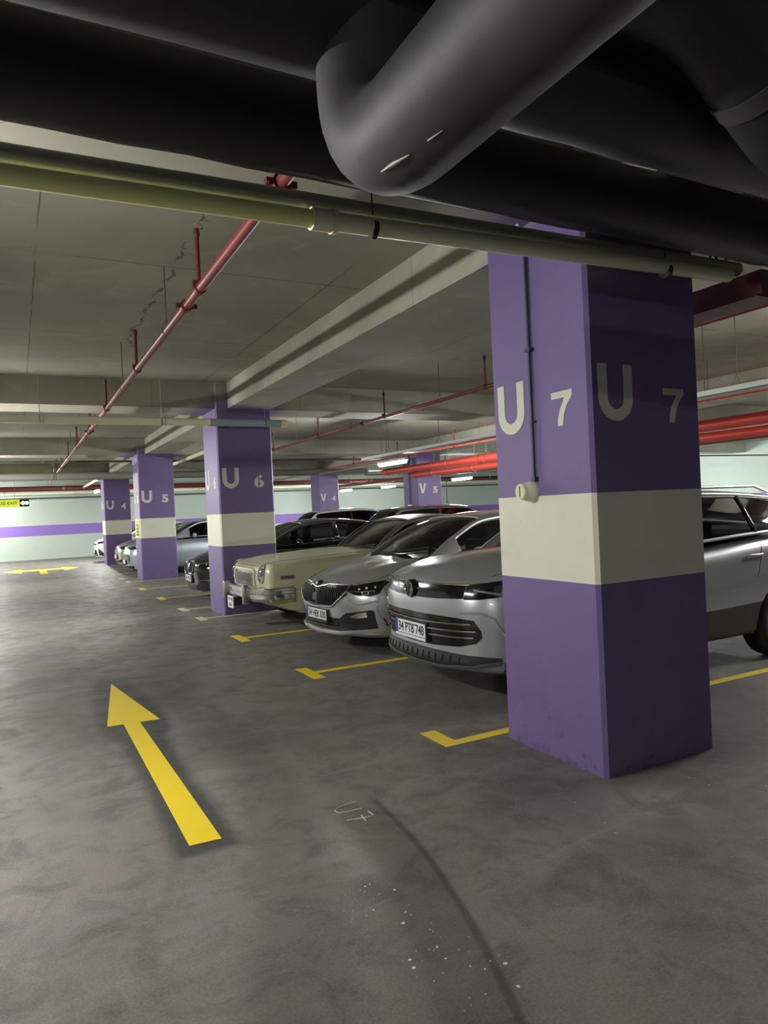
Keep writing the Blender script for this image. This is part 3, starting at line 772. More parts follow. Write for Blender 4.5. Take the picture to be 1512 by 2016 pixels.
    def patch(s, mb, mode, cols, nu=None, nv=6, off=.004, th=.015, mi=0, sd=1):
        """cols: [(u, v0, v1)] ; a raised panel that follows the skin, with returned edges"""
        us = []
        for i in range(len(cols)-1):
            a, b = cols[i], cols[i+1]; k = max(1, int(math.dist(a[:1], b[:1])/.035))
            for j in range(k): us.append(tuple(a[q]+(b[q]-a[q])*j/k for q in range(3)))
        us.append(cols[-1]); G = []; B = []
        for (u, v0, v1) in us:
            r = []; rb = []
            for j in range(nv+1):
                v = v0+(v1-v0)*j/nv; h, n = s.P(mode, u, v, sd); r.append(h+n*off); rb.append(h-n*th)
            G.append(r); B.append(rb)
        nu = len(G); b = len(mb.v); W_ = nv+1
        mb.v += [tuple(p) for r in G for p in r]+[tuple(p) for r in B for p in r]
        N = nu*W_
        def q(f): mb.f.append([b+i for i in f]); mb.m.append(mi); mb.sm.append(True)
        for i in range(nu-1):
            for j in range(nv): a = i*W_+j; q((a, a+1, a+W_+1, a+W_)); q((N+a, N+a+W_, N+a+W_+1, N+a+1))
            a = i*W_; q((a, a+W_, N+a+W_, N+a)); a = i*W_+nv; q((a, N+a, N+a+W_, a+W_))
        for j in range(nv): q((j, N+j, N+j+1, j+1)); a = (nu-1)*W_+j; q((a, a+1, N+a+1, N+a))
        return mb
    def strip(s, mb, mode, pts, r=.005, off=0., sd=1, mi=0, n=6, step=.04):
        out = []
        for i in range(len(pts)-1):
            a, b = pts[i], pts[i+1]; k = max(1, int(math.dist(a, b)/step))
            for j in range(k+(i == len(pts)-2)):
                u = a[0]+(b[0]-a[0])*j/k; v = a[1]+(b[1]-a[1])*j/k; h, nn = s.P(mode, u, v, sd); out.append(h+nn*off)
        mb.tube(out, r, n, mi); return mb
    def greenhouse(s, t, body_m, glass, side_glass, G, x_ws, x_rw, pillars, x_side, trim=None, roof_m=None):
        """G: dict of curves yb zb yr zr zc over x (belt half width/height, rail half width/height, crown)"""
        xs = sorted(set([round(v, 3) for v in [G['x0']+(G['x1']-G['x0'])*i/44 for i in range(45)]+[x_ws, x_rw]+[p for q in pillars for p in q]+list(x_side)]))
        xs = [x for i, x in enumerate(xs) if i == 0 or x-xs[i-1] > .004 or x in (x_ws, x_rw)]
        SB = [0, .05, .3, .6, .93, 1.]; TT = [.93, .8, .6, .4, .2, 0]
        rows = []
        for x in xs:
            yb, zb, yr, zr, zc = [pchip(G[k], x) for k in ('yb', 'zb', 'yr', 'zr', 'zc')]
            half = []
            for f in SB:
                bul = .018*math.sin(PI*f); half.append((x, yb+(yr-yb)*f+bul, zb+(zr-zb)*f))
            for f in TT:
                half.append((x, yr*f, zr+(zc-zr)*(1-f*f)**.8))
            # sweep the glass bases forward / back on the centre line
            fw_ = max(0, 1-(x-G['x0'])/max(.01, x_ws-G['x0'])); bw = max(0, 1-(G['x1']-x)/max(.01, G['x1']-x_rw))
            half = [(p[0]-(.20*fw_-.10*bw)*(1-(p[1]/max(yb, .1))**2), p[1], p[2]) for p in half]
            rows.append(half+[(p[0], -p[1], p[2]) for p in half[-2::-1]])
        m = len(rows[0]); nb = len(SB)
        parts = {}
        def put(key, i, k):
            parts.setdefault(key, []).append((i, k))
        segs = []
        for i in range(len(xs)-1):
            cx = (xs[i]+xs[i+1])/2
            for k in range(m-1):
                kk = k if k < m/2 else m-2-k; sd = 'L' if k < m/2 else 'R'
                if kk >= nb:
                    if cx < x_ws: put('windscreen', i, k)
                    elif cx > x_rw: put('rear_window', i, k)
                    else: put('roof', i, k)
                elif kk == nb-1: put('roof', i, k)
                elif 1 <= kk < nb-2 and x_side[0] < cx < x_side[1] and not any(a < cx < b for a, b in pillars):
                    idx = sum(cx > p[1]-.001 for p in pillars); put('side_window%s%d' % (sd, idx), i, k)
                elif 1 <= kk < nb-2 and any(a < cx < b for a, b in pillars): put('pillar%s%d' % (sd, sum(cx > p[1] for p in pillars)), i, k)
                else: put('roof', i, k)
        for key, fl in parts.items():
            used = {}; mb = MB()
            for i, k in fl:
                f = []
                for (a, b) in ((i, k), (i, k+1), (i+1, k+1), (i+1, k)):
                    if (a, b) not in used: used[(a, b)] = len(mb.v); mb.v.append(rows[a][b])
                    f.append(used[(a, b)])
                mb.f.append(f); mb.m.append(0); mb.sm.append(True)
            if key == 'roof': mt = [roof_m or body_m]
            elif key.startswith('pillar'): mt = [M_black]
            elif key.startswith('side'): mt = [side_glass]
            elif key == 'rear_window': mt = [side_glass]
            else: mt = [glass]
            nm = 'side_window' if key.startswith('side') else ('door_pillar' if key.startswith('pillar') else key)
            me = bpy.data.meshes.new(nm); me.from_pydata(mb.v, [], mb.f); me.materials.append(mt[0]); me.polygons.foreach_set('use_smooth', [True]*len(mb.f))
            bm = bmesh.new(); bm.from_mesh(me); bmesh.ops.remove_doubles(bm, verts=bm.verts[:], dist=1e-4); bmesh.ops.recalc_face_normals(bm, faces=bm.faces[:]); bm.to_mesh(me); bm.free()
            me.set_sharp_from_angle(angle=math.radians(40))
            o = bpy.data.objects.new(nm, me); C.objects.link(o); o.parent = t
            if key == 'roof' or key.startswith('pillar'):
                md = o.modifiers.new('thick', 'SOLIDIFY'); md.thickness = .03; md.offset = 0
        s.G = G; s.rows = rows; s.xs = xs; s.nb = nb
        if trim:   # bright line round the side glass
            for sd in (0, 1):
                up_ = []; lo = []
                for i, x in enumerate(xs):
                    if x_side[0]-.001 <= x <= x_side[1]+.001:
                        R = rows[i]; a = R[4] if sd == 0 else R[m-1-4]; b = R[1] if sd == 0 else R[m-2]
                        up_.append(Vector(a)); lo.append(Vector(b))
                if len(up_) > 2:
                    mb = MB(); q = .006 if sd == 0 else -.006
                    mb.tube([p+Vector((0, q, 0)) for p in up_], .009, 6); mb.tube([p+Vector((0, q, 0)) for p in lo], .009, 6)
                    mb.build('window_trim', trim, t)
    def interior(s, t, seat_m=None, xs=1.9, z0=.85, xw=None, zt=1.3, rear=True, hw=.36, lhd=-1):
        sm = seat_m or M_int
        for sd in (-1, 1):
            y = hw*sd
            mb = MB(); mb.box(xs, xs+.14, y-.24, y+.24, z0, zt-.2, bev=.05); mb.box(xs+.03, xs+.13, y-.13, y+.13, zt-.2, zt, bev=.04)
            mb.tube([(xs+.08, y-.05, zt-.25), (xs+.08, y-.05, zt-.15)], .008, 6); mb.tube([(xs+.08, y+.05, zt-.25), (xs+.08, y+.05, zt-.15)], .008, 6)
            mb.build('seat', sm, t)
        if rear:
            mb = MB(); mb.box(xs+.85, xs+.98, -.6, .6, z0, zt-.25, bev=.05)
            for y in (-.4, .4): mb.box(xs+.88, xs+.97, y-.12, y+.12, zt-.25, zt-.1, bev=.03)
            mb.build('rear_bench', sm, t)
        xw = xw or xs-.55
        mb = MB(); R = .17; y = hw*1.05*lhd
        mb.tube([(xw+.05*math.sin(a), y+R*math.cos(a), z0+.2+R*.93*math.sin(a)) for a in [2*PI*i/20 for i in range(21)]], .014, 8, caps=False)
        mb.tube([(xw, y-R, z0+.2), (xw, y+R, z0+.2)], .02, 8); mb.tube([(xw, y, z0+.2), (xw-.2, y, z0+.05)], .03, 8)
        mb.build('steering_wheel', M_plast, t)
    def wheels(s, t, tr=.34, tw=.21, spokes=5, rim_m=None, dark=False):
        for wx in s.wx:
            for sd in (-1, 1):
                y = sd*(pchip(s.hw, wx)-.035); q = -sd
                mb = MB()
                rr = tr-.115 if not dark else tr-.13
                prof = [(rr-.01, 0), (rr+.01, -.012), (tr-.04, -.006), (tr-.012, .012), (tr, .03), (tr, tw-.03), (tr-.012, tw-.012), (rr, tw), (rr-.02, tw-.01), (rr-.02, .03), (rr-.01, 0)]
                mb.lathe([(r, h*q) for r, h in prof], (wx, y, s.wr), 'y', 36)
                for k in range(3): mb.lathe([(tr+.0015, (.06+.045*k)*q), (tr+.0015, (.07+.045*k)*q)], (wx, y, s.wr), 'y', 36)
                wo = mb.build('wheel', M_rubber, t)
                mb = MB(); mb.lathe([(rr, .005*q), (rr-.012, .01*q), (rr-.025, .05*q), (rr-.05, .10*q), (0, .10*q)], (wx, y, s.wr), 'y', 30)
                mb.lathe([(0, .022*q), (.05, .022*q), (.062, .04*q), (.062, .09*q)], (wx, y, s.wr), 'y', 18)
                for k in range(spokes):
                    a = 2*PI*k/spokes+.3
                    for da in (-.12, .12):
                        pa = (wx+.05*math.cos(a), y+.035*q, s.wr+.05*math.sin(a)); pb = (wx+(rr-.015)*math.cos(a+da), y+.022*q, s.wr+(rr-.015)*math.sin(a+da))
                        mb.tube([pa, pb], [.022, .016], 8)
                mb.build('rim', rim_m or M_alloy, wo)
    def mirrors(s, t, m, x, z, y, cap=None):
        for sd in (-1, 1):
            mb = MB(); bm = bmesh.new(); bmesh.ops.create_uvsphere(bm, u_segments=16, v_segments=10, radius=1)
            bm.verts.index_update()
            vs = []
            for v in bm.verts:
                c = v.co; px = c.x*.075*(1 if c.x < 0 else .45); vs.append((x+px, sd*(y+.10)+c.y*.115, z+.05+c.z*.078*(1-.1*c.y*sd)))
            mb.add(vs, [[v.index for v in f.verts] for f in bm.faces], 0, True); bm.free()
            mb.tube([(x+.02, sd*(y-.03), z-.02), (x, sd*(y+.05), z)], .02, 8, 1)
            o = mb.build('wing_mirror', [m, M_plast], t)
            mg = MB(); mg.prism([(sd*(y+.01), z), (sd*(y+.19), z), (sd*(y+.19), z+.105), (sd*(y+.01), z+.1)], lambda u, v, w_: (x+.033+w_, u, v), 0, .004); mg.build('mirror_glass', M_chrome, o)
    def plate(s, t, txt, y, z, blue=True, w_=.52, h_=.112, frame=True, two=None, tilt=0., sub=None):
        n = 3; x0 = min(s.P('f', y+dy, z+dz)[0].x for dy in (-w_/2, 0, w_/2) for dz in (-.05, .05))-.012
        f = lambda u, v, q: (x0-q+tilt*v, y-(u-w_/2)*-1 if False else y+w_/2-u, z-h_/2+v)
        mb = MB(); mb.prism([(-.01, -.035 if frame else -.01), (w_+.01, -.035 if frame else -.01), (w_+.01, h_+.01), (-.01, h_+.01)], f, -.03, 0, 0)
        mb.prism([(0, 0), (w_, 0), (w_, h_), (0, h_)], f, 0, .003, 1)
        if blue: mb.prism([(0, 0), (.045, 0), (.045, h_), (0, h_)], f, .003, .004, 2)
        if frame: mb.prism([(0, -.028), (w_, -.028), (w_, -.006), (0, -.006)], f, 0, .003, 1 if sub else 0)
        o = mb.build('number_plate', [M_plast, M_plate, M_blue], t)
        if txt:
            a = .06 if blue else .02
            m2 = text_mb(txt, w_-a-.02, h_*.72, .002, lambda u, v, q: f(u+a, v+h_*.14, .003+q), off=.012)
            m2.build('plate_lettering', M_ink, o)
        if two:
            m2 = text_mb(two[0], w_*.8, h_*.36, .002, lambda u, v, q: f(u+w_*.1, v+h_*.55, .003+q), off=.02); text_mb(two[1], w_*.5, h_*.36, .002, lambda u, v, q: f(u+w_*.25, v+h_*.1, .003+q), off=.02, mb=m2)
            m2.build('plate_lettering', M_ink, o)
        return o
    def gaps(s, t, lines):
        mb = MB()
        for mode, pts, sd in lines: s.strip(mb, mode, pts, .0035, -.0005, sd, n=5)
        return mb.build('panel_gap', M_well, t)
    def handles(s, t, spots, m):
        for x, z in spots:
            for sd in (-1, 1):
                h, n = s.P('s', x, z, sd); mb = MB()
                mb.box(x-.11, x+.11, min(h.y, h.y+.03*sd), max(h.y, h.y+.03*sd), z-.016, z+.016, bev=.012); mb.build('door_handle', m, t)
def lens_blob(mb, c, r, ax=.5, mi=0):
    bm = bmesh.new(); bmesh.ops.create_uvsphere(bm, u_segments=14, v_segments=8, radius=1); bm.verts.index_update()
    mb.add([(c[0]+v.co.x*r*ax, c[1]+v.co.y*r, c[2]+v.co.z*r) for v in bm.verts], [[v.index for v in f.verts] for f in bm.faces], mi, True); bm.free()
noclad = lambda x, y: 0
def gh(x0, xw, xr, x1, zbelt0, zbelt1, zroof, yb, yr, crown=.05, zrear=None):
    """standard cabin curves: screen foot x0, header xw, rear header xr, rear foot x1"""
    zr0 = zbelt0+.005; xm = xw+(xr-xw)*.35; zr1 = zrear or zbelt1
    return dict(x0=x0, x1=x1,
        yb=[(x0, yb-.05), (xw, yb), (xr, yb-.005), (x1, yb-.08)], zb=[(x0, zbelt0), (xw, zbelt0+(zbelt1-zbelt0)*.35), (xr, zbelt1), (x1, zr1)],
        yr=[(x0, yb-.05), (x0+(xw-x0)*.5, yr+(yb-yr)*.42), (xw, yr+.03), (xm, yr), (xr, yr-.02), (x1, yb-.10)],
        zr=[(x0, zr0), (x0+(xw-x0)*.5, zr0+(zroof-zr0)*.52), (xw, zroof-.045), (xm, zroof), (xr, zroof-.06), (x1, zr1+.005)],
        zc=[(x0, zr0+.03), (x0+(xw-x0)*.5, zr0+.03+(zroof-zr0)*.54), (xw, zroof-.045+crown), (xm, zroof+crown), (xr, zroof-.06+crown), (x1, zr1+.03)])
SILVER = paint('silver_car_paint', col(186, 190, 190), .6, .3)
SILVER2 = paint('reflex_silver_paint', col(178, 183, 186), .6, .3)
CREAM = paint('cream_car_paint', col(192, 190, 160), .0, .35, .5)
VINYL = mat('brown_vinyl_roof', col(74, 66, 56), .5)
BLACKP = paint('black_car_paint', col(10, 11, 14), .3, .15, 1.)
PALEBLUE = paint('ice_silver_car_paint', col(185, 195, 210), .6, .3)
DARKG = paint('dark_grey_car_paint', col(50, 54, 60), .6, .25)
WHITEP = paint('white_car_paint', col(222, 225, 226), .0, .3, .7)
GREYCLAD = mat('grey_cladding', col(70, 72, 72), .5)

# ---- silver SUV next to the first column
t = thing('car', 'silver SUV with chrome grille bars, plate 34 PTB 748, behind the nearest column', 'car', (.03, 2.22, 0), math.radians(-1.2))
c = Car(L=4.54, rf=.42, rr=.35, cf=.60, cr=.75, fade=1.1, kf=.17, kr=.12,
    hw=[(0, .88), (.5, .915), (.95, .925), (2.3, .92), (3.6, .92), (4.54, .88)],
    zb=[(0, .29), (.5, .25), (2.2, .24), (4, .26), (4.54, .34)],
    zs=[(0, 1.01), (.3, 1.035), (.7, 1.06), (1.3, 1.10), (2.4, 1.08), (3.6, 1.15), (4.54, 1.10)],
    zc=[(0, 1.05), (.10, 1.085), (.3, 1.125), (.7, 1.175), (1.25, 1.20), (2, 1.14), (3.6, 1.16), (4.54, 1.12)],
    prof=[(.2, .16), (.30, .03), (.36, .0), (.45, .02), (.75, .0), (.9, .02), (.97, .04), (1.03, .10)], rprof=[(.2, .1), (.6, 0), (1.1, .12)],
    crease=[(.62, .07, .018, .25, 1.4)], deck=(1.45, 4.2), clad=lambda x, y: .545 if (x > 1.2 and x < 4.2) else (.40 if x > .35 else .0), wx=(.90, 3.58), wr=.35, ar=.385)
c.body(t, [SILVER2, M_well, M_int, GREYCLAD])
c.greenhouse(t, SILVER2, G_clear, G_dark, gh(1.18, 2.05, 3.85, 4.35, 1.08, 1.20, 1.60, .83, .62, .045), 2.05, 3.85, [(2.28, 2.38), (3.30, 3.34)], (1.75, 4.0), M_satin)
c.interior(t, None, 2.15, .95, 1.65, 1.42)
c.wheels(t, .35, .22); c.mirrors(t, SILVER2, 1.78, 1.1, .88)
mb = MB()
for sd in (-1, 1): mb.tube([(2.0, sd*.64, 1.60), (2.12, sd*.65, 1.66), (3.6, sd*.62, 1.655), (3.85, sd*.60, 1.58)], .016, 8)
mb.build('roof_rail', M_satin, t)
mb = MB(); c.patch(mb, 'f', [(-.64, .87, .965), (-.35, .855, .965), (-.1, .85, .965), (.1, .85, .965), (.35, .855, .965), (.64, .87, .965)], nv=4, off=.005)
lab(mb.build('light_bar_panel', M_black, t), 'glossy black panel across the nose')
mb = MB(); c.strip(mb, 'f', [(-.66, .972), (0, .967), (.66, .972)], .007, .006); mb.build('chrome_line', M_chrome, t)
for sd in (-1, 1):
    mb = MB(); c.patch(mb, 'f', [(sd*.645, .862, .968), (sd*.74, .862, .982), (sd*.83, .875, .995), (sd*.875, .91, 1.0)], nv=5, off=.006)
    h = mb.build('headlight', M_black, t)
    mb = MB(); c.strip(mb, 'f', [(sd*.66, .975), (sd*.74, .985), (sd*.86, 1.0)], .005, .012); c.strip(mb, 'f', [(sd*.70, .935), (sd*.78, .915), (sd*.85, .895)], .010, .009)
    mb.build('lamp_reflector', M_lens, h)
mb = MB(); c.patch(mb, 'f', [(-.76, .57, .62), (-.72, .525, .705), (-.6, .495, .72), (-.3, .475, .725), (0, .47, .727), (.3, .475, .725), (.6, .495, .72), (.72, .525, .705), (.76, .57, .62)], nv=7, off=.004)
g_ = mb.build('grille', M_black, t)
for z, e in ((.665, .70), (.61, .73), (.56, .71)):
    mb = MB(); c.strip(mb, 'f', [(-e, z+.012), (-.4, z+.003), (0, z), (.4, z+.003), (e, z+.012)], .008, .012); mb.build('chrome_bar', M_chrome, g_)
mb = MB()
for sd in (-1, 1): c.strip(mb, 'f', [(sd*.62, .755), (sd*.76, .76), (sd*.83, .72), (sd*.87, .58), (sd*.88, .47)], .009, .0)
mb.build('bumper_crease', SILVER2, t)
mb = MB(); c.patch(mb, 'f', [(-.84, .38, .415), (-.7, .34, .43), (-.4, .315, .44), (0, .31, .445), (.4, .315, .44), (.7, .34, .43), (.84, .38, .415)], nv=6, off=.008, th=.03)
lw = mb.build('lower_grille', M_plast, t)
mb = MB()
for k in range(-7, 8): c.strip(mb, 'f', [(k*.085, .36), (k*.085, .41)], .006, .01)
mb.build('grille_rib', M_well, lw)
mb = MB(); c.strip(mb, 'f', [(-.84, .375), (-.7, .345), (-.4, .322), (0, .315), (.4, .322), (.7, .345), (.84, .375)], .018, .006); lab(mb.build('chin_spoiler', GREYCLAD, t), 'grey lower lip')
c.plate(t, '34 PTB 748', .02, .575, sub=True, tilt=.0)
h, _ = c.P('f', 0, .92); mb = MB()
mb.lathe([(0, h.x-.035), (.07, h.x-.035), (.078, h.x-.02), (.078, h.x+.02)], (0, 0, .91), 'x', 32); bd = mb.build('badge', M_black, t)
mb = MB(); R = .066
mb.tube([(h.x-.037, R*math.cos(a), .91+R*math.sin(a)) for a in [2*PI*i/32 for i in range(33)]], .0045, 6, caps=False)
for pts in ([(-.024, .055), (0, .008), (.024, .055)], [(-.056, .026), (-.026, -.052), (0, -.004), (.026, -.052), (.056, .026)]):
    mb.tube([(h.x-.038, y, .91+z) for y, z in pts], .0045, 6)
mb.build('emblem', M_chrome, bd)
c.gaps(t, [('t', [(.42, .2), (.28, .5), (.34, .72), (.7, .80), (1.3, .80)], 1), ('t', [(.34, -.72), (.7, -.80), (1.3, -.80)], 1), ('s', [(2.33, 1.08), (2.30, .6), (2.32, .3)], -1), ('s', [(1.33, 1.05), (1.30, .6), (1.34, .3)], -1), ('s', [(3.35, 1.1), (3.2, .8)], -1)])
c.handles(t, [(2.15, .98), (3.2, 1.0)], SILVER2)
VW = t

# ---- silver hatchback
t = thing('car', 'silver hatchback with ribbed black grille and plate 34 HEK 030, beside the cream car', 'car', (.13, 4.62, 0), math.radians(3.2))
c = Car(L=4.36, rf=.45, rr=.4, cf=.55, cr=.7, fade=1.1, kf=.20, kr=.15,
    hw=[(0, .86), (.5, .89), (.9, .90), (2.3, .895), (3.6, .89), (4.36, .84)],
    zb=[(0, .19), (.5, .17), (2.2, .20), (3.9, .22), (4.36, .3)],
    zs=[(0, .76), (.3, .83), (.7, .90), (1.3, .95), (2.4, .94), (3.6, .99), (4.36, .98)],
    zc=[(0, .79), (.12, .845), (.4, .93), (.8, 1.0), (1.2, 1.03), (2, .98), (3.6, 1.0), (4.36, 1.)],
    prof=[(.17, .13), (.24, .03), (.30, .04), (.45, .015), (.6, .0), (.70, .02), (.78, .07), (.82, .12)], rprof=[(.2, .1), (.6, 0), (1., .12)],
    crease=[(.60, .06, .02, .3, 1.35), (.2, .06, .012, .1, 1.2)], deck=(1.42, 4.0), clad=lambda x, y: .0, wx=(.88, 3.52), wr=.325, ar=.355)
c.body(t, [SILVER, M_well, M_int, M_plast])
c.greenhouse(t, SILVER, G_clear, G_clear, gh(1.12, 2.02, 3.72, 4.2, .96, 1.03, 1.45, .80, .585, .05), 2.02, 3.72, [(2.35, 2.43), (3.25, 3.29)], (1.55, 3.75), None)
c.interior(t, None, 2.08, .86, 1.48, 1.36)
c.wheels(t, .32, .205); c.mirrors(t, SILVER, 1.68, .98, .86)
# grille: black ribs in a dark frame with a notch under the badge
def sk_top(y): a = abs(y); return .748-.028*max(0, 1-a/.16)+(.012 if a > .2 else 0)
cols_ = [(y/100, None, None) for y in range(-54, 55, 3)]
def gb(y): a = abs(y); return .52+max(0, (a-.34))*.62
mb = MB(); c.patch(mb, 'f', [(y/100, min(gb(y/100), sk_top(y/100)-.01), sk_top(y/100)+.008) for y in range(-57, 58, 3)], nv=5, off=.004); g_ = mb.build('grille', M_black, t)
mb = MB()
for k in range(-14, 15):
    y = k*.033
    if abs(y) > .05: c.strip(mb, 'f', [(y, gb(y)+.028), (y, sk_top(y)-.022)], .0065, .010, step=.03)
mb.build('grille_rib', M_plast, g_)
mb = MB(); c.patch(mb, 'f', [(-.05, .58, .665), (.05, .58, .665)], nv=2, off=.016); lab(mb.build('radar_cover', M_plast, g_), 'square grey sensor cover')
mb = MB(); c.strip(mb, 'f', [(-.56, .70)]+[(y/100, sk_top(y/100)+.004) for y in range(-54, 55, 4)]+[(.56, .70)], .008, .008)
c.strip(mb, 'f', [(-.56, .70), (-.50, .63), (-.36, .535), (0, .512), (.36, .535), (.50, .63), (.56, .70)], .013, .008); mb.build('grille_frame', M_satin, g_)
for sd in (-1, 1):
    mb = MB(); c.patch(mb, 'f', [(sd*.565, .71, .755), (sd*.64, .675, .772), (sd*.72, .655, .79), (sd*.79, .65, .808), (sd*.835, .68, .82)], nv=6, off=.006)
    h = mb.build('headlight', M_black, t)
    mb = MB()
    for y, z, r in ((.68, .725, .02), (.735, .735, .023), (.79, .745, .02), (.72, .69, .014), (.765, .69, .014), (.80, .70, .012)):
        p_, n_ = c.P('f', sd*y, z); lens_blob(mb, p_+n_*.004, r, .6)
    c.strip(mb, 'f', [(sd*.60, .705), (sd*.7, .70), (sd*.80, .71)], .004, .01)
    mb.build('lamp_reflector', M_lens, h)
mb = MB(); c.patch(mb, 'f', [(-.86, .32, .40), (-.80, .30, .505), (-.56, .275, .47), (-.45, .26, .405), (0, .25, .395), (.45, .26, .405), (.56, .275, .47), (.80, .30, .505), (.86, .32, .40)], nv=6, off=.004)
li = mb.build('lower_grille', M_plast, t)
mb = MB()
for r_i in range(4):
    z = .275+r_i*.03
    c.strip(mb, 'f', [(y/100, z+(.008 if (y//6) % 2 else 0)) for y in range(-42, 43, 6)], .0055, .008)
mb.build('mesh_rib', M_black, li)
for sd in (-1, 1):
    mb = MB(); c.patch(mb, 'f', [(sd*.60, .425, .435), (sd*.68, .415, .47), (sd*.76, .43, .485)], nv=3, off=.011); mb.build('fog_lamp', M_lens, t)
mb = MB(); c.strip(mb, 'f', [(-.85, .285), (-.45, .238), (0, .228), (.45, .238), (.85, .285)], .02, .01); mb.build('front_lip', SILVER, t)
mb = MB()
for sd in (-1, 1): c.strip(mb, 'f', [(sd*.60, .62), (sd*.70, .56), (sd*.83, .60)], .008, .0); c.strip(mb, 'f', [(sd*.855, .35), (sd*.83, .50), (sd*.84, .64)], .008, .002)
mb.build('bumper_crease', SILVER, t)
c.plate(t, '34 HEK 030', .0, .425)
h, n_ = c.P('f', 0, .755); mb = MB(); mb.lathe([(0, h.x-.02), (.036, h.x-.016), (.04, h.x), (.04, h.x+.04)], (0, 0, .762), 'x', 24); bd = mb.build('badge', M_plast, t)
mb = MB(); mb.tube([(h.x-.02, .032*math.cos(a), .762+.032*math.sin(a)) for a in [2*PI*i/24 for i in range(25)]], .003, 5, caps=False)
mb.tube([(h.x-.022, .016, .745), (h.x-.022, -.002, .765), (h.x-.022, -.018, .782)], .004, 5); mb.tube([(h.x-.022, -.002, .765), (h.x-.022, .018, .78)], .004, 5); mb.build('emblem', M_satin, bd)
c.gaps(t, [('t', [(.24, -.60), (.42, -.74), (.8, -.79), (1.25, -.79)], 1), ('t', [(.2, .60), (.42, .74), (.8, .79), (1.25, .79)], 1), ('s', [(1.3, .93), (1.28, .55), (1.33, .25)], -1), ('s', [(2.38, .95), (2.35, .5), (2.38, .25)], -1), ('s', [(.40, .74), (.55, .68)], -1), ('s', [(.43, .72), (.5, .4)], -1)])
c.handles(t, [(2.2, .86), (3.15, .88)], SILVER)
mb = MB(); mb.box(1.9, 1.93, -.1, .1, 1.36, 1.41, bev=.01); mb.build('rear_view_mirror', M_plast, t)
mb = MB()
for y0, y1 in ((-.62, -.02), (.0, .6)): mb.tube([(1.13, y1, 1.02), (1.19, y0, 1.06)], .007, 6)
mb.build('wiper', M_plast, t)
SK = t

# ---- cream 1970s saloon
t = thing('car', 'cream vintage car with big chrome bumper and brown vinyl roof before column U 6', 'car', (-.02, 7.02, 0))
LOWV = [(0, 0), (.35, 0), (.7, 0), (.86, .0), (.93, .02), (.955, .07), (.968, .16), (.98, .28), (.992, .42), (1, .55), (1, .64), (.992, .74), (.975, .83), (.95, .90), (.915, .955), (.87, .99), (.83, 1.)]
c = Car(L=5.1, rf=.09, rr=.2, cf=.90, cr=.85, fade=.7, kf=.10, kr=.08, low=LOWV,
    hw=[(0, .90), (.4, .94), (.9, .965), (2.5, .96), (4, .95), (5.1, .88)],
    zb=[(0, .36), (.5, .24), (2.2, .24), (4.2, .28), (5.1, .4)],
    zs=[(0, .925), (.15, .92), (.5, .94), (1.2, .97), (2., .98), (3.6, 1.0), (5.1, .90)],
    zc=[(0, .87), (.15, .90), (.5, .945), (1.2, 1.0), (1.9, 1.03), (3, 1.0), (3.9, 1.02), (5.1, .92)],
    prof=[(.3, .10), (.45, .03), (.6, .01), (.7, .0), (.8, .01), (.9, .05)], rprof=[(.3, .05), (.6, 0), (1., .1)],
    crease=[(.62, .09, .02, .1, 1.9), (.16, .10, .022, .03, 1.8)], deck=(2.0, 3.9), clad=noclad, wx=(.98, 3.85), wr=.34, ar=.385)
c.body(t, [CREAM, M_well, M_int, M_plast])
c.greenhouse(t, CREAM, G_tint, G_tint, gh(1.85, 2.45, 3.75, 4.35, 1.0, 1.02, 1.43, .80, .61, .045), 2.45, 3.75, [(3.2, 3.45)], (2.05, 3.9), M_chrome, roof_m=VINYL)
c.interior(t, None, 2.75, .85, 2.2, 1.32)
c.wheels(t, .34, .21, 5, M_chrome, dark=True)
# header / pillar bright trim
mb = MB(); R = c.rows
iw = c.xs.index(2.45); m_ = len(R[0])
mb.tube([Vector(R[iw][k])+Vector((0, 0, .012)) for k in range(5, m_-5)], .010, 6)
for k in (6, m_-7): mb.tube([Vector(R[i][k])+Vector((-.006, 0, .006)) for i in range(0, iw+1)], .011, 6)
mb.build('windscreen_trim', M_chrome, t)
for sd in (-1, 1):   # tall oval lamp openings with bright rims
    el = [(.66+.075*math.cos(2*PI*i/24), .775+.125*math.sin(2*PI*i/24)) for i in range(25)]
    cols_ = [(sd*(.66+.072*math.cos(PI-PI*i/10)), .775-.122*math.sin(PI*i/10), .775+.122*math.sin(PI*i/10)) for i in range(11)]
    mb = MB(); c.patch(mb, 'f', cols_, nv=6, off=.003); bz = mb.build('headlight', M_satin, t)
    mb = MB(); c.strip(mb, 'f', [(sd*u, v) for u, v in el], .012, .006); mb.build('headlight_rim', M_chrome, bz)
    x_, n_ = c.P('f', sd*.665, .795); mb = MB(); lens_blob(mb, x_+n_*-.02, .066, .8); mb.build('lamp_glass', mat('ribbed_lamp_glass', col(120, 124, 124), .2, .3, 1.), bz)
mb = MB(); c.patch(mb, 'f', [(-.40, .60, .775), (.40, .60, .775)], nv=6, off=.014, th=.02); g_ = lab(mb.build('grille', mat('grille_silver', col(120, 122, 124), .4, .7), t), 'rectangular grey mesh grille')
mb = MB()
for k in range(-19, 20): c.strip(mb, 'f', [(k*.0205, .605), (k*.0205, .77)], .003, .017, step=.05)
for z in (.64, .69, .74): c.strip(mb, 'f', [(-.40, z), (.40, z)], .002, .018)
mb.build('grille_rib', M_satin, g_)
mb = MB(); c.strip(mb, 'f', [(-.41, .595), (-.41, .785), (.41, .785), (.41, .595), (-.41, .595)], .010, .016); mb.build('grille_frame', M_chrome, g_)
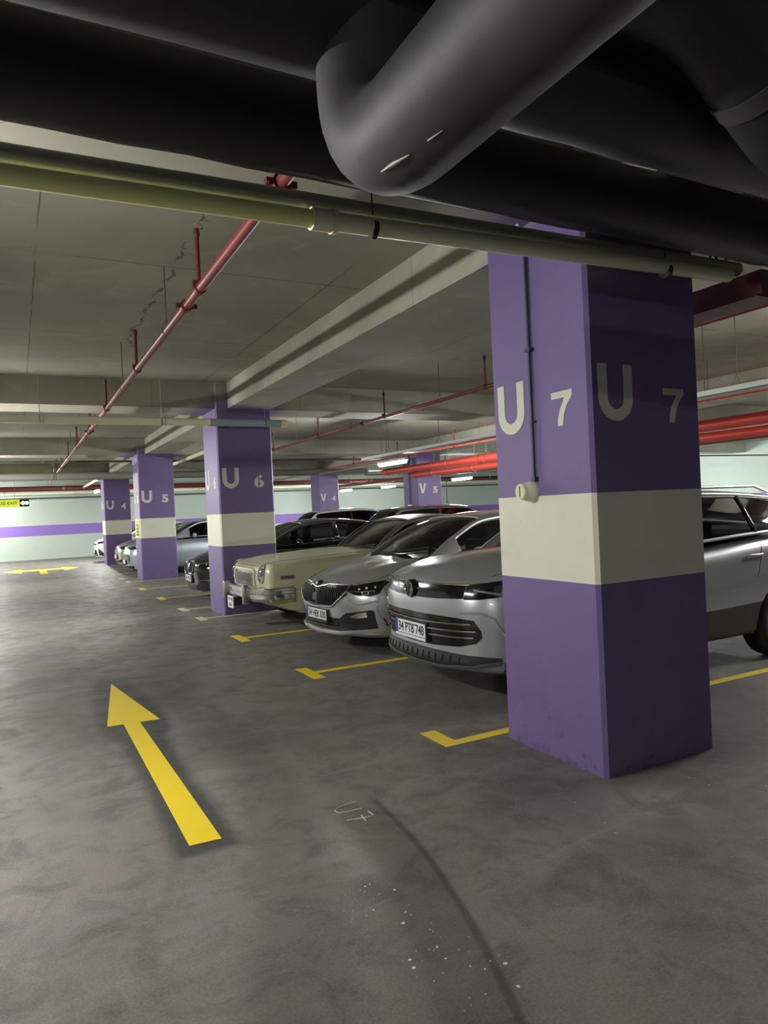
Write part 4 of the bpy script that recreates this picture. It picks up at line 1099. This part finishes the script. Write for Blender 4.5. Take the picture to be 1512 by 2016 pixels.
# raised cream nose frame flanking the grille
mb = MB(); c.strip(mb, 'f', [(-.47, .60), (-.46, .80), (-.38, .825), (.38, .825), (.46, .80), (.47, .60)], .028, .0); mb.build('nose_frame', CREAM, t)
# bumper : thick bar with wrap round ends, overriders
def bump_poly(y): a = abs(y); return -.12+.10*(a/.85)**2.2
path = [(.40, 1.0), (.28, 1.0), (.18, 1.0), (.10, .995), (.055, .98), (.025, .94), (-.005, .87), (-.05, .76), (-.085, .62), (-.11, .45), (-.12, .2)]
path = path+[(-.12, 0)]+[(x, -y) for x, y in path[::-1]]
prof = [(.03, .61), (.0, .60), (-.012, .585), (-.012, .56), (.006, .55), (.006, .52), (-.012, .51), (-.008, .45), (.02, .41), (.10, .40), (.12, .61)]
mb = MB(); n = len(prof); vs = []
for i, (x, y) in enumerate(path):
    a_, b_ = path[max(i-1, 0)], path[min(i+1, len(path)-1)]; d = Vector((b_[0]-a_[0], b_[1]-a_[1])).normalized(); nn = Vector((-d.y, d.x))
    if nn.dot(Vector((x-1.5, y))) > 0: nn = -nn
    for dx, z in prof: vs.append((x+nn.x*dx, y+nn.y*dx, z))
m_ = len(path)
mb.add(vs, [(i*n+k, i*n+(k+1) % n, (i+1)*n+(k+1) % n, (i+1)*n+k) for i in range(m_-1) for k in range(n)]+[tuple(range(n))[::-1], tuple(range((m_-1)*n, m_*n))], 0, True)
bo = mb.build('bumper', M_chrome, t, sharp=30)
for sd in (-1, 1):
    mb = MB(); mb.box(-.17, -.08, sd*.5-.035, sd*.5+.035, .36, .63, bev=.02); mb.build('overrider', M_satin, bo)
    mb = MB()
    for k in range(7): mb.box(bump_poly(.56+.05*k)-.010, bump_poly(.56+.05*k)+.03, min(sd*(.54+.05*k), sd*(.58+.05*k)), max(sd*(.54+.05*k), sd*(.58+.05*k)), .515, .545)
    mb.build('parking_lamp', mat('clear_lens', col(200, 200, 195), .2, .3, .8), bo)
mb = MB(); mb.box(-.04, .15, -.75, .75, .42, .5); lab(mb.build('bumper_filler', mat('bumper_dark', col(90, 88, 74), .5), t), 'dull strip behind the bumper')
f = lambda u, v, q: (-.185-q, .20-u, .27+v)
mb = MB(); mb.prism([(0, 0), (.27, 0), (.27, .17), (0, .17)], f, -.01, .003); pl_ = mb.build('number_plate', M_plate, t)
mb = text_mb('34 SJ', .20, .055, .002, lambda u, v, q: f(u+.035, v+.095, .003+q), off=.02); text_mb('80', .12, .055, .002, lambda u, v, q: f(u+.075, v+.02, .003+q), off=.02, mb=mb); mb.build('plate_lettering', M_ink, pl_)
mb = MB(); mb.box(-.18, -.05, -.02, .10, .3, .42); mb.build('plate_bracket', M_plast, pl_)
for sd in (-1, 1):
    mb = MB(); c.patch(mb, 's', [(.24, .70, .755), (.44, .70, .755)], nv=2, off=.010, sd=sd); sm_ = lab(mb.build('side_marker', M_satin, t), 'chrome framed side marker')
    mb = MB(); c.patch(mb, 's', [(.255, .712, .743), (.425, .712, .743)], nv=2, off=.014, sd=sd); mb.build('amber_lens', M_amber, sm_)
for sd in (-1, 1):
    mb = MB(); lens_blob(mb, (2.1, sd*1.0, 1.05), .07, .6); mb.tube([(2.1, sd*.95, 1.02), (2.1, sd*.88, .97)], .012, 6); mb.build('wing_mirror', M_chrome, t)
c.gaps(t, [('t', [(.06, -.56), (.6, -.72), (1.8, -.76)], 1), ('t', [(.06, .56), (.6, .72), (1.8, .76)], 1), ('s', [(2.0, .98), (1.98, .6), (2.0, .3)], -1), ('s', [(3.3, .98), (3.3, .3)], -1), ('t', [(.07, -.5), (.07, .5)], 1), ('t', [(1.84, -.76), (1.78, 0), (1.84, .76)], 1)])
mb = MB()
for y0, y1 in ((-.55, -.05), (.05, .6)): mb.tube([(1.80, y1, 1.05), (1.90, y0, 1.09)], .007, 6)
mb.build('wiper', M_plast, t)
c.handles(t, [(3.15, .82)], M_chrome)

# ---- generic modern car for the others
def modern(label, loc, rz, pm, L=4.5, W=.91, hood=.95, belt=.98, roof=1.44, g=(1.25, 2.05, 3.5, 4.2), wheel=.34, kf=.17, glass=None, side=None, trim=None, roof_m=None, group=None, cf=.6, clad=noclad, rim=None):
    t = thing('car', label, 'car', loc, rz, group)
    c = Car(L=L, rf=.42, rr=.38, cf=cf, cr=.72, fade=1.1, kf=kf, kr=.14,
        hw=[(0, W-.04), (.5, W-.01), (.95, W), (2.3, W-.005), (3.6, W-.005), (L, W-.05)],
        zb=[(0, .20), (.5, .18), (2.2, .21), (L-.5, .24), (L, .32)],
        zs=[(0, hood-.19), (.3, hood-.13), (.7, hood-.07), (1.3, belt-.04), (2.4, belt-.02), (3.6, belt+.02), (L, belt-.03)],
        zc=[(0, hood-.14), (.12, hood-.10), (.4, hood-.03), (.8, hood+.03), (1.25, belt+.04), (2, belt), (3.6, belt+.03), (L, belt)],
        prof=[(.18, .13), (.26, .03), (.45, .01), (.6, .0), (.72, .03), (hood-.1, .10)], rprof=[(.2, .1), (.6, 0), (1., .12)],
        crease=[(.60, .06, .018, .3, 1.35)], deck=(g[0]+.25, g[3]-.15), clad=clad, wx=(.88, L-.86), wr=wheel, ar=wheel+.035)
    c.body(t, [pm, M_well, M_int, M_plast])
    c.greenhouse(t, pm, glass or G_tint, side or G_dark, gh(g[0], g[1], g[2], g[3], belt, belt+.06, roof, W-.09, W-.30, .045), g[1], g[2], [((g[1]+g[2])/2-.12, (g[1]+g[2])/2-.03)], (g[0]+.45, g[2]+.15), trim, roof_m)
    c.interior(t, None, g[1]+.08, belt-.1, g[1]-.5, roof-.1, rear=False)
    c.wheels(t, wheel, .21, 5, rim); c.mirrors(t, pm, g[0]+.55, belt+.02, W-.03)
    c.gaps(t, [('t', [(.22, -.60), (.45, -.76), (1.2, -.80)], 1), ('t', [(.22, .60), (.45, .76), (1.2, .80)], 1), ('s', [(g[0]+.15, belt-.05), (g[0]+.12, .3)], -1), ('s', [((g[1]+g[2])/2-.07, belt-.03), ((g[1]+g[2])/2-.07, .3)], -1)])
    c.handles(t, [((g[1]+g[2])/2-.25, belt-.1), ((g[1]+g[2])/2+.6, belt-.08)], M_satin)
    return t, c
def lights(c, t, y0, y1, z0, z1, slope=.03, m=M_black, dots=((.3, .5, .02), (.7, .5, .02))):
    for sd in (-1, 1):
        mb = MB(); ym = (y0+y1)/2
        c.patch(mb, 'f', [(sd*y0, z0+.02, z1-.02), (sd*ym, z0, z1+slope*.4), (sd*y1, z0+slope, z1+slope)], nv=4, off=.006); h = mb.build('headlight', m, t)
        mb = MB()
        for a, b, r in dots:
            p_, n_ = c.P('f', sd*(y0+(y1-y0)*a), z0+(z1-z0)*b+slope*a); lens_blob(mb, p_+n_*.005, r, .6)
        c.strip(mb, 'f', [(sd*(y0+.02), z1-.03), (sd*(y1-.03), z1+slope-.02)], .006, .011)
        mb.build('lamp_reflector', M_lens, h)

# black saloon with octagonal grille
t, c = modern('glossy black saloon with chrome ringed octagonal grille behind column U 6', (-.03, 10.68, 0), 0, BLACKP, L=4.8, W=.92, hood=.95, belt=.96, roof=1.40, g=(1.35, 2.15, 3.55, 4.4), wheel=.34, glass=G_tint, side=G_tint, trim=None)
lights(c, t, .42, .82, .66, .745)
for sd in (-1, 1):
    oc = [(.05, .73), (.12, .775), (.27, .775), (.335, .73), (.335, .60), (.27, .545), (.12, .545), (.05, .60)]
    mb = MB(); c.patch(mb, 'f', [(sd*.05, .60, .73), (sd*.12, .545, .775), (sd*.27, .545, .775), (sd*.335, .60, .73)], nv=5, off=.006); g_ = mb.build('grille', M_plast, t)
    mb = MB(); c.strip(mb, 'f', [(sd*y, z) for y, z in oc+[oc[0]]], .011, .010); mb.build('grille_ring', M_chrome, g_)
    mb = MB()
    for k in range(6): c.strip(mb, 'f', [(sd*(.085+.042*k), .57), (sd*(.085+.042*k), .75)], .005, .008)
    mb.build('grille_rib', M_black, g_)
mb = MB(); c.patch(mb, 'f', [(-.72, .26, .42), (-.45, .24, .34), (.45, .24, .34), (.72, .26, .42)], nv=3, off=.005); li = mb.build('lower_grille', M_plast, t)
mb = MB()
for z in (.27, .30, .33): c.strip(mb, 'f', [(-.42, z), (.42, z)], .004, .009)
mb.build('grille_rib', M_satin, li)
mb = MB()
for sd in (-1, 1): c.strip(mb, 'f', [(sd*.50, .40), (sd*.66, .44), (sd*.80, .43)], .006, .004); c.strip(mb, 'f', [(sd*.5, .225), (sd*.8, .25)], .008, .01)
mb.build('bumper_trim', M_satin, t)
c.plate(t, '34 LPB 38', 0, .455)
# far silver car with studded grille
t, c = modern('pale silver crossover with studded black grille behind column U 5', (-.18, 18.55, 0), 0, PALEBLUE, L=4.6, W=.92, hood=1.0, belt=1.02, roof=1.50, g=(1.3, 2.1, 3.7, 4.35), side=G_tint, trim=M_chrome)
lights(c, t, .34, .80, .76, .85, .04)
mb = MB(); c.patch(mb, 'f', [(-.58, .48, .60), (-.5, .36, .64), (0, .34, .66), (.5, .36, .64), (.58, .48, .60)], nv=5, off=.005); g_ = mb.build('grille', M_black, t)
mb = MB()
for i in range(-5, 6):
    for j in range(4):
        y = i*.095+(.045 if j % 2 else 0); z = .40+j*.065
        if abs(y) < .52: p_, n_ = c.P('f', y, z); lens_blob(mb, p_+n_*.006, .016, .4)
mb.build('grille_stud', M_chrome, g_)
mb = MB(); c.patch(mb, 'f', [(-.7, .24, .31), (0, .21, .30), (.7, .24, .31)], nv=2, off=.008); mb.build('lower_grille', M_plast, t)
mb = MB(); c.strip(mb, 'f', [(-.75, .235), (0, .205), (.75, .235)], .015, .01); lab(mb.build('chin_strip', M_satin, t), 'bright chin strip')
c.plate(t, '', .0, .42)
t, c = modern('grey car nose with white plate between columns U 5 and U 4', (-.12, 20.95, 0), 0, SILVER2, L=4.4, W=.90, hood=.97, belt=.98, roof=1.44)
lights(c, t, .40, .80, .70, .80)
mb = MB(); c.patch(mb, 'f', [(-.36, .56, .74), (.36, .56, .74)], nv=3, off=.005); mb.build('grille', M_black, t)
mb = MB(); c.patch(mb, 'f', [(-.7, .24, .40), (0, .21, .33), (.7, .24, .40)], nv=2, off=.006); mb.build('lower_grille', M_plast, t)
c.plate(t, '', .0, .47)
t, c = modern('white car nose with black side intakes beyond column U 4', (-.2, 27.1, 0), 0, WHITEP, L=4.4, W=.90, hood=.99, belt=1.0, roof=1.45)
lights(c, t, .40, .82, .74, .83)
mb = MB(); c.patch(mb, 'f', [(-.4, .68, .74), (.4, .68, .74)], nv=2, off=.005); c.patch(mb, 'f', [(-.55, .26, .3), (-.42, .27, .50), (.42, .27, .50), (.55, .26, .3)], nv=3, off=.005); mb.build('grille', M_black, t)
for sd in (-1, 1):
    mb = MB(); c.patch(mb, 'f', [(sd*.62, .30, .58), (sd*.72, .28, .50), (sd*.82, .26, .34)], nv=3, off=.006); mb.build('side_intake', M_black, t)
c.plate(t, '', .0, .44)
# second row, seen only over the roofs
modern('white SUV roof and window just right of column U 6, in the second row', (9.9, 19.2, 0), PI, WHITEP, L=4.6, W=.92, hood=1.05, belt=1.08, roof=1.62, g=(1.2, 1.9, 3.9, 4.4), trim=M_chrome)
modern('dark SUV with roof rails over the black saloon, in the second row', (9.7, 13.2, 0), PI, DARKG, L=4.6, W=.92, hood=1.04, belt=1.06, roof=1.60, g=(1.2, 1.95, 3.9, 4.4), trim=M_chrome)
modern('white car with dark roof between column V 5 and the silver hatchback', (14.6, 14.9, 0), 0, WHITEP, L=4.5, W=.91, hood=1.0, belt=1.02, roof=1.56, g=(1.2, 1.95, 3.8, 4.3), roof_m=BLACKP)
